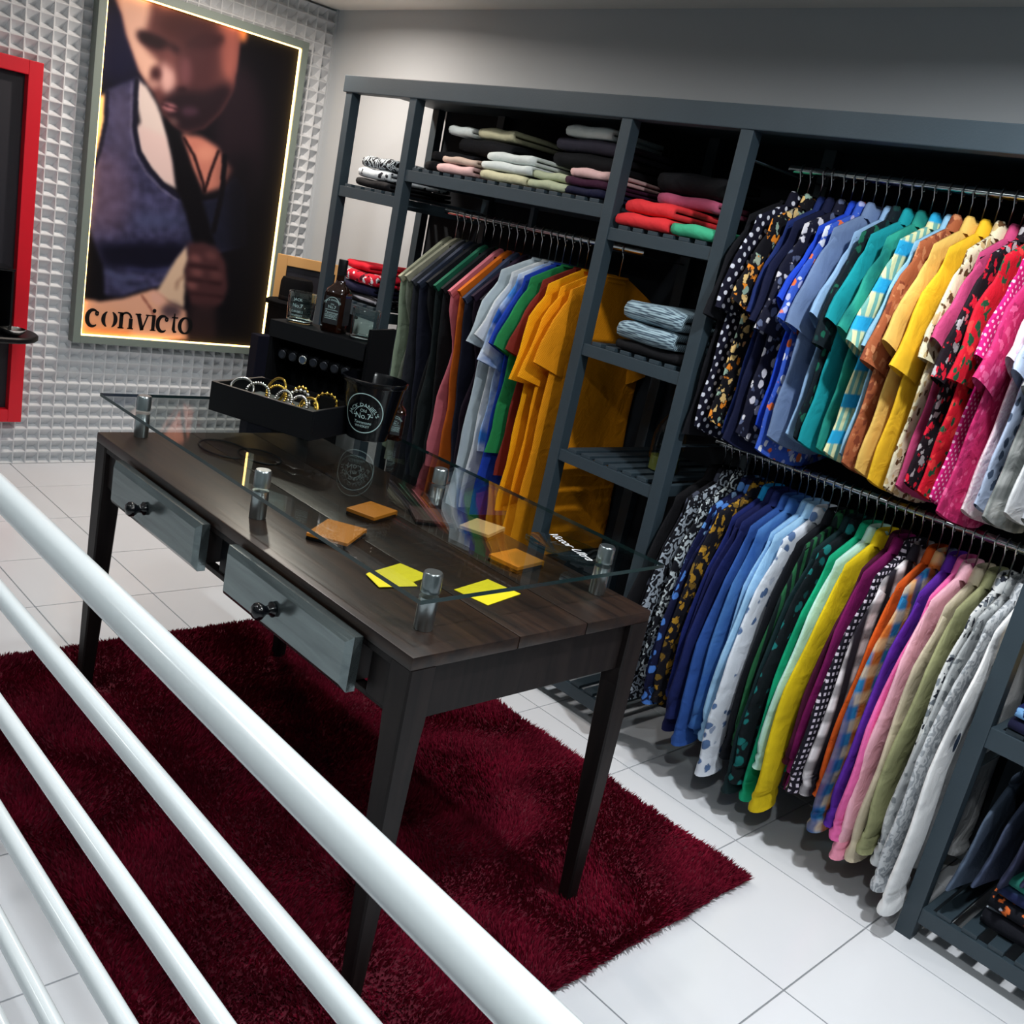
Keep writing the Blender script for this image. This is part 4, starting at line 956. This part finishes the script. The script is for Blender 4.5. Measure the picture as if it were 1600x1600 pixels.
def whisky(label, loc, rz, k=1.0, name='whisky_bottle'):
    t = thing(name, label, 'bottle', loc, rz)
    def sq(w_, z, c=.012):
        w_ *= k; c *= k; h = w_/2; return [(x*k/k, y, z*k) for x, y in ((h-c, -h), (h, -h+c), (h, h-c), (h-c, h), (-h+c, h), (-h, h-c), (-h, -h+c), (-h+c, -h))]
    rings = [sq(.070, 0), sq(.075, .004), sq(.075, .125), sq(.070, .138), sq(.050, .152), sq(.032, .162, .009), sq(.028, .172, .008), sq(.028, .190, .008)]
    v_, f_ = loft(rings); f_ = list(f_)+[tuple(range(8))[::-1], tuple(range(56, 64))]
    MB().add(v_, f_).build('bottle_glass', M['whisky'], t, SM)
    MB().lathe([(.0148*k, .188*k), (.0155*k, .190*k), (.0155*k, .236*k), (.0145*k, .239*k)], 20).build('cap', M['black'], t, SM)
    h = .0385*k
    lb = MB()
    for rot in range(4):
        c, s_ = math.cos(rot*math.pi/2), math.sin(rot*math.pi/2)
        q4 = [(-.026*k, -h, .028*k), (.026*k, -h, .028*k), (.026*k, -h, .118*k), (-.026*k, -h, .118*k)]
        lb.add([(x*c-y*s_, x*s_+y*c, z) for x, y, z in q4], [(0, 1, 2, 3)])
    lo = lb.build('label_paper', M['label'], t)
    pm = MB()
    def put(s_, size, z, arch=0, shear=0):
        tv, tf = text_mesh(s_, size, shear); wv = max(p[0] for p in tv); out = []
        for x, y, _ in tv:
            zz_ = z+y-(arch*(x/wv)**2 if arch else 0); out.append((x, -h-.0006, zz_))
        pm.add(out, tf)
    put("JACK DANIEL'S", .0088*k, .104*k, .008*k); put('Old', .008*k, .090*k); put('No.7', .014*k, .079*k); put('Tennessee', .011*k, .062*k, 0, .25); put('WHISKEY', .0105*k, .049*k)
    for z in (.0450, .0580, .0735): pm.add([(-.022*k, -h-.0006, z*k), (.022*k, -h-.0006, z*k), (.022*k, -h-.0006, (z+.0012)*k), (-.022*k, -h-.0006, (z+.0012)*k)], [(0, 1, 2, 3)])
    P_ = [(.0235*k*math.cos(a), -h-.0006, .094*k+.022*k*math.sin(a)) for a in [math.pi*j/16 for j in range(17)]]
    pm.tube(P_, .0008*k, 4)
    pm.build('label_print', M['print'], lo)
    return t
whisky('square whisky bottle with black label on the display riser', inframe(.185, .25+.062, G+DH+.0006), math.radians(32), .92)
def tumbler(label, loc, rz, txt=True, h=.094, r0=.036, r1=.042, grp='tumblers on the display riser'):
    t = thing('whisky_tumbler', label, 'glass', loc, rz, grp)
    n = 24
    def ring(r, z, sqr=0): return [((r*(1+sqr*abs(math.sin(2*a))))*math.cos(a), (r*(1+sqr*abs(math.sin(2*a))))*math.sin(a), z) for a in [2*math.pi*k/n for k in range(n)]]
    v_, f_ = loft([ring(r0*.9, 0, .16), ring(r0, .004, .18), ring(r1*.98, h*.8, .1), ring(r1, h, .02), ring(r1-.003, h, .02), ring(r1-.006, h*.6, .08), ring(r0-.007, .016, .12)])
    MB().add(v_, list(f_)+[tuple(range(n))[::-1], tuple(range(6*n, 7*n))]).build('glass_wall', M['tumbler'], t, True)
    MB().tube([(p[0], p[1], p[2]) for p in ring(r0*.93, .007, .17)], .0035, 6, closed=True).build('base_ring', M['silver'], t, True)
    if txt:
        pm = MB()
        for s_, size, z in (("JACK", .012, .070), ("No.7", .016, .050), ('DANIELS', .0095, .034), ('WHISKEY', .0085, .022)):
            tv, tf = text_mesh(s_, size); out = []
            for x, y, _ in tv:
                rr_ = (r0+(r1-r0)*((z+y)/h))*1.045+.001; a = x/rr_; out.append((rr_*math.sin(a), -rr_*math.cos(a), z+y))
            pm.add(out, tf)
        pm.build('etched_print', M['print'], t)
tumbler('printed glass tumbler left of the whisky bottle', inframe(.060, .25+.060, G+DH+.0006), math.radians(40))
tumbler('clear heavy tumbler right of the whisky bottle', inframe(.296, .25+.055, G+DH+.0006), math.radians(40), False)

# bucket
bk = thing('ice_bucket', 'black ice bucket with round white emblem beside the bracelet tray', 'bucket', (-.345, -.672, G))
def br(z): return .064+(.094-.064)*z/.178
prof = [(.060, 0), (.064, .003)]+[(br(z), z) for z in (.04, .09, .14, .165)]+[(.096, .166), (.099, .170), (.099, .180), (.094, .182), (.090, .172), (.062, .02)]
MB().lathe(prof, 40).build('bucket_body', M['blackgloss'], bk, SM)
em = MB(); phi0 = math.radians(-52)
def wrap(x, z, off=.0008): r_ = br(z)+off; a = phi0+x/r_; return (r_*math.cos(a), r_*math.sin(a), z)
cz = .086; RR = .058
for k in range(48):
    a0, a1 = 2*math.pi*k/48, 2*math.pi*(k+1)/48
    em.add([wrap(r_*math.cos(a), cz+r_*math.sin(a)) for r_, a in ((RR, a0), (RR, a1), (RR+.0028, a1), (RR+.0028, a0))], [(0, 1, 2, 3)])
def arct(s_, size, rad, up=True, shear=0):
    tv, tf = text_mesh(s_, size, shear); out = []
    for x, y, _ in tv:
        a = math.pi/2-x/rad; r_ = rad+y; out.append(wrap(r_*math.cos(a), cz-.02+r_*math.sin(a)-rad*0))
    em.add(out, tf)
arct("JACK DANIEL'S", .0155, .040)
def flat(s_, size, z, shear=0):
    tv, tf = text_mesh(s_, size, shear); em.add([wrap(x, z+y) for x, y, _ in tv], tf)
flat('Old', .013, cz+.004); flat('No.7', .024, cz-.016); flat('Tennessee', .0125, cz-.032, .2); flat('WHISKEY', .0105, cz-.043)
for sg in (-1, 1):
    P_ = [(sg*(.004+.026*math.sin(t*2.6)), cz+.014-.022*t+.008*math.cos(t*5)) for t in [i/14 for i in range(15)]]
    for i in range(14):
        (xa, za_), (xb, zb_) = P_[i], P_[i+1]; em.add([wrap(xa, za_), wrap(xb, zb_), wrap(xb, zb_+.0022), wrap(xa, za_+.0022)], [(0, 1, 2, 3)])
em.build('emblem', M['print'], bk)
whisky('small square whisky bottle behind the black bucket', (-.325, -.585, G), math.radians(48), .66)

# things lying under the glass on the table top
def card(name, label, cat, mat, cx, cy, w_, d_, h, rz, z=TZ+.0006, grp=None, fold=False):
    if not fold:
        o = MB().box((-w_/2, -d_/2, 0), (w_/2, d_/2, h), min(.0012, h*.3)).build(name, mat); o.location = (cx, cy, z); o.rotation_euler = (0, 0, rz); return tag(o, label, cat, grp)
    t = thing(name, label, cat, (cx, cy, z), rz, grp)
    MB().box((-w_/2, -d_/2, 0), (w_/2, d_/2, h*.42), .001).build('wallet_back', M['black'], t); MB().box((-w_/2, -d_/2-.001, h*.5), (w_/2, d_/2, h), .0012).build('wallet_flap', mat, t)
    MB().box((-w_/2, d_/2-.006, h*.1), (w_/2, d_/2+.001, h*.9), .001).build('wallet_spine', mat, t)
card('yellow_card', 'bright yellow card lying crosswise by the near standoff', 'card', M['yellow'], .452, -1.130, .085, .118, .0016, math.radians(15))
card('yellow_card', 'yellow card half under the front edge of the glass', 'card', M['yellow'], .587, -.987, .092, .126, .0016, math.radians(12))
card('yellow_card', 'yellow card peeking out under the other by the near standoff', 'card', M['yellow'], .476, -1.168, .07, .09, .0014, math.radians(-12), TZ+.0001+.0024)
card('wallet', 'tan leather wallet beneath the middle of the glass', 'wallet', M['orange_leather'], .098, -.952, .085, .105, .018, math.radians(20), fold=True)
card('wallet', 'tan leather wallet close to the middle front standoff', 'wallet', M['orange_leather'], .215, -1.135, .10, .13, .016, math.radians(35), fold=True)
card('wallet', 'beige leather wallet near the back edge of the table', 'wallet', M['beige_leather'], .265, -.720, .085, .10, .018, math.radians(22), fold=True)
card('wallet', 'orange leather wallet between the seams under the glass', 'wallet', M['orange_leather'], .470, -.790, .09, .105, .018, math.radians(8), fold=True)
card('wallet', 'dark brown bifold wallet beneath the glass', 'wallet', M['brown_leather'], .150, -.80, .11, .10, .014, math.radians(-28), fold=True)
cd = MB()
for c_, r_ in (((-.475, -1.06), .085), ((-.40, -.99), .07)):
    cd.tube([(c_[0]+r_*math.cos(a)*1.1, c_[1]+r_*.75*math.sin(a), TZ+.0034) for a in [2*math.pi*k/36 for k in range(37)]], .0026, 6)
tag(cd.build('leather_cord_necklace', M['black'], None, True), 'black cord necklace coiled on the table under the glass', 'necklace')
ov = thing('acrylic_plaque', 'clear oval plaque with white script near the right standoff', 'plaque', (.575, -.745, GZ1+.0006), math.radians(18))
vv = []; n = 40
for z, k in ((0, 1), (.004, 1), (.006, .97)):
    for i in range(n): a = 2*math.pi*i/n; vv.append((.105*k*math.cos(a), .068*k*math.sin(a), z))
MB().add(vv, [(j*n+i, j*n+(i+1) % n, (j+1)*n+(i+1) % n, (j+1)*n+i) for j in range(2) for i in range(n)]+[tuple(range(n))[::-1], tuple(2*n+i for i in range(n))]).build('plaque_body', M['acrylic'], ov, SM)
tv, tf = text_mesh('Victor Ultra', .036, .35)
MB().add([(x*math.cos(-.55)-y*math.sin(-.55), x*math.sin(-.55)+y*math.cos(-.55), .0066) for x, y, _ in tv], tf).build('script_print', plain('white_script', (226, 230, 232), .5), ov)

# ------------------------------------------------------------------ corner pedestal with hat and kraft frame
pd = thing('corner_pedestal', 'black pedestal in the corner under the portrait', 'pedestal', (-2.27, .33, 0))
MB().box((-.12, -.18, 0), (.12, .18, .97), .004).build('pedestal_body', M['blackmat'], pd); MB().box((-.13, -.19, .9705), (.13, .19, .995), .004).build('pedestal_top', M['blackmat'], pd)
MB().box((.02, -.33, 0), (.09, -.192, .84), .004).build('pedestal_step', plain('navy_felt', (12, 14, 28), .9, spec=.15), pd)
ht = thing('hat', 'black felt hat on the corner pedestal', 'hat', (-2.27, .225, .996))
MB().lathe([(.13, .0), (.135, .004), (.13, .008), (.08, .012), (.078, .10), (.07, .122), (.03, .126)], 30).build('hat_crown', M['blackmat'], ht, SM)
MB().lathe([(.0795, .014), (.0805, .016), (.0800, .034), (.079, .036)], 30, cap0=False, cap1=False).build('hat_band', M['black'], ht, SM)
kf_ = thing('kraft_frame', 'kraft brown picture frame leaning in the corner by the unit', 'picture frame', (-2.335, .335, .996), math.radians(55))
for a, b_ in (((-.17, 0, 0), (-.12, .02, .215)), ((.12, 0, 0), (.17, .02, .215)), ((-.12, 0, 0), (.12, .02, .05)), ((-.12, 0, .165), (.12, .02, .215))): MB().box(a, b_, .002).build('frame_bar', M['kraft'], kf_)
MB().box((-.12, .012, .05), (.12, .018, .165)).build('picture', M['dark_panel'], kf_)
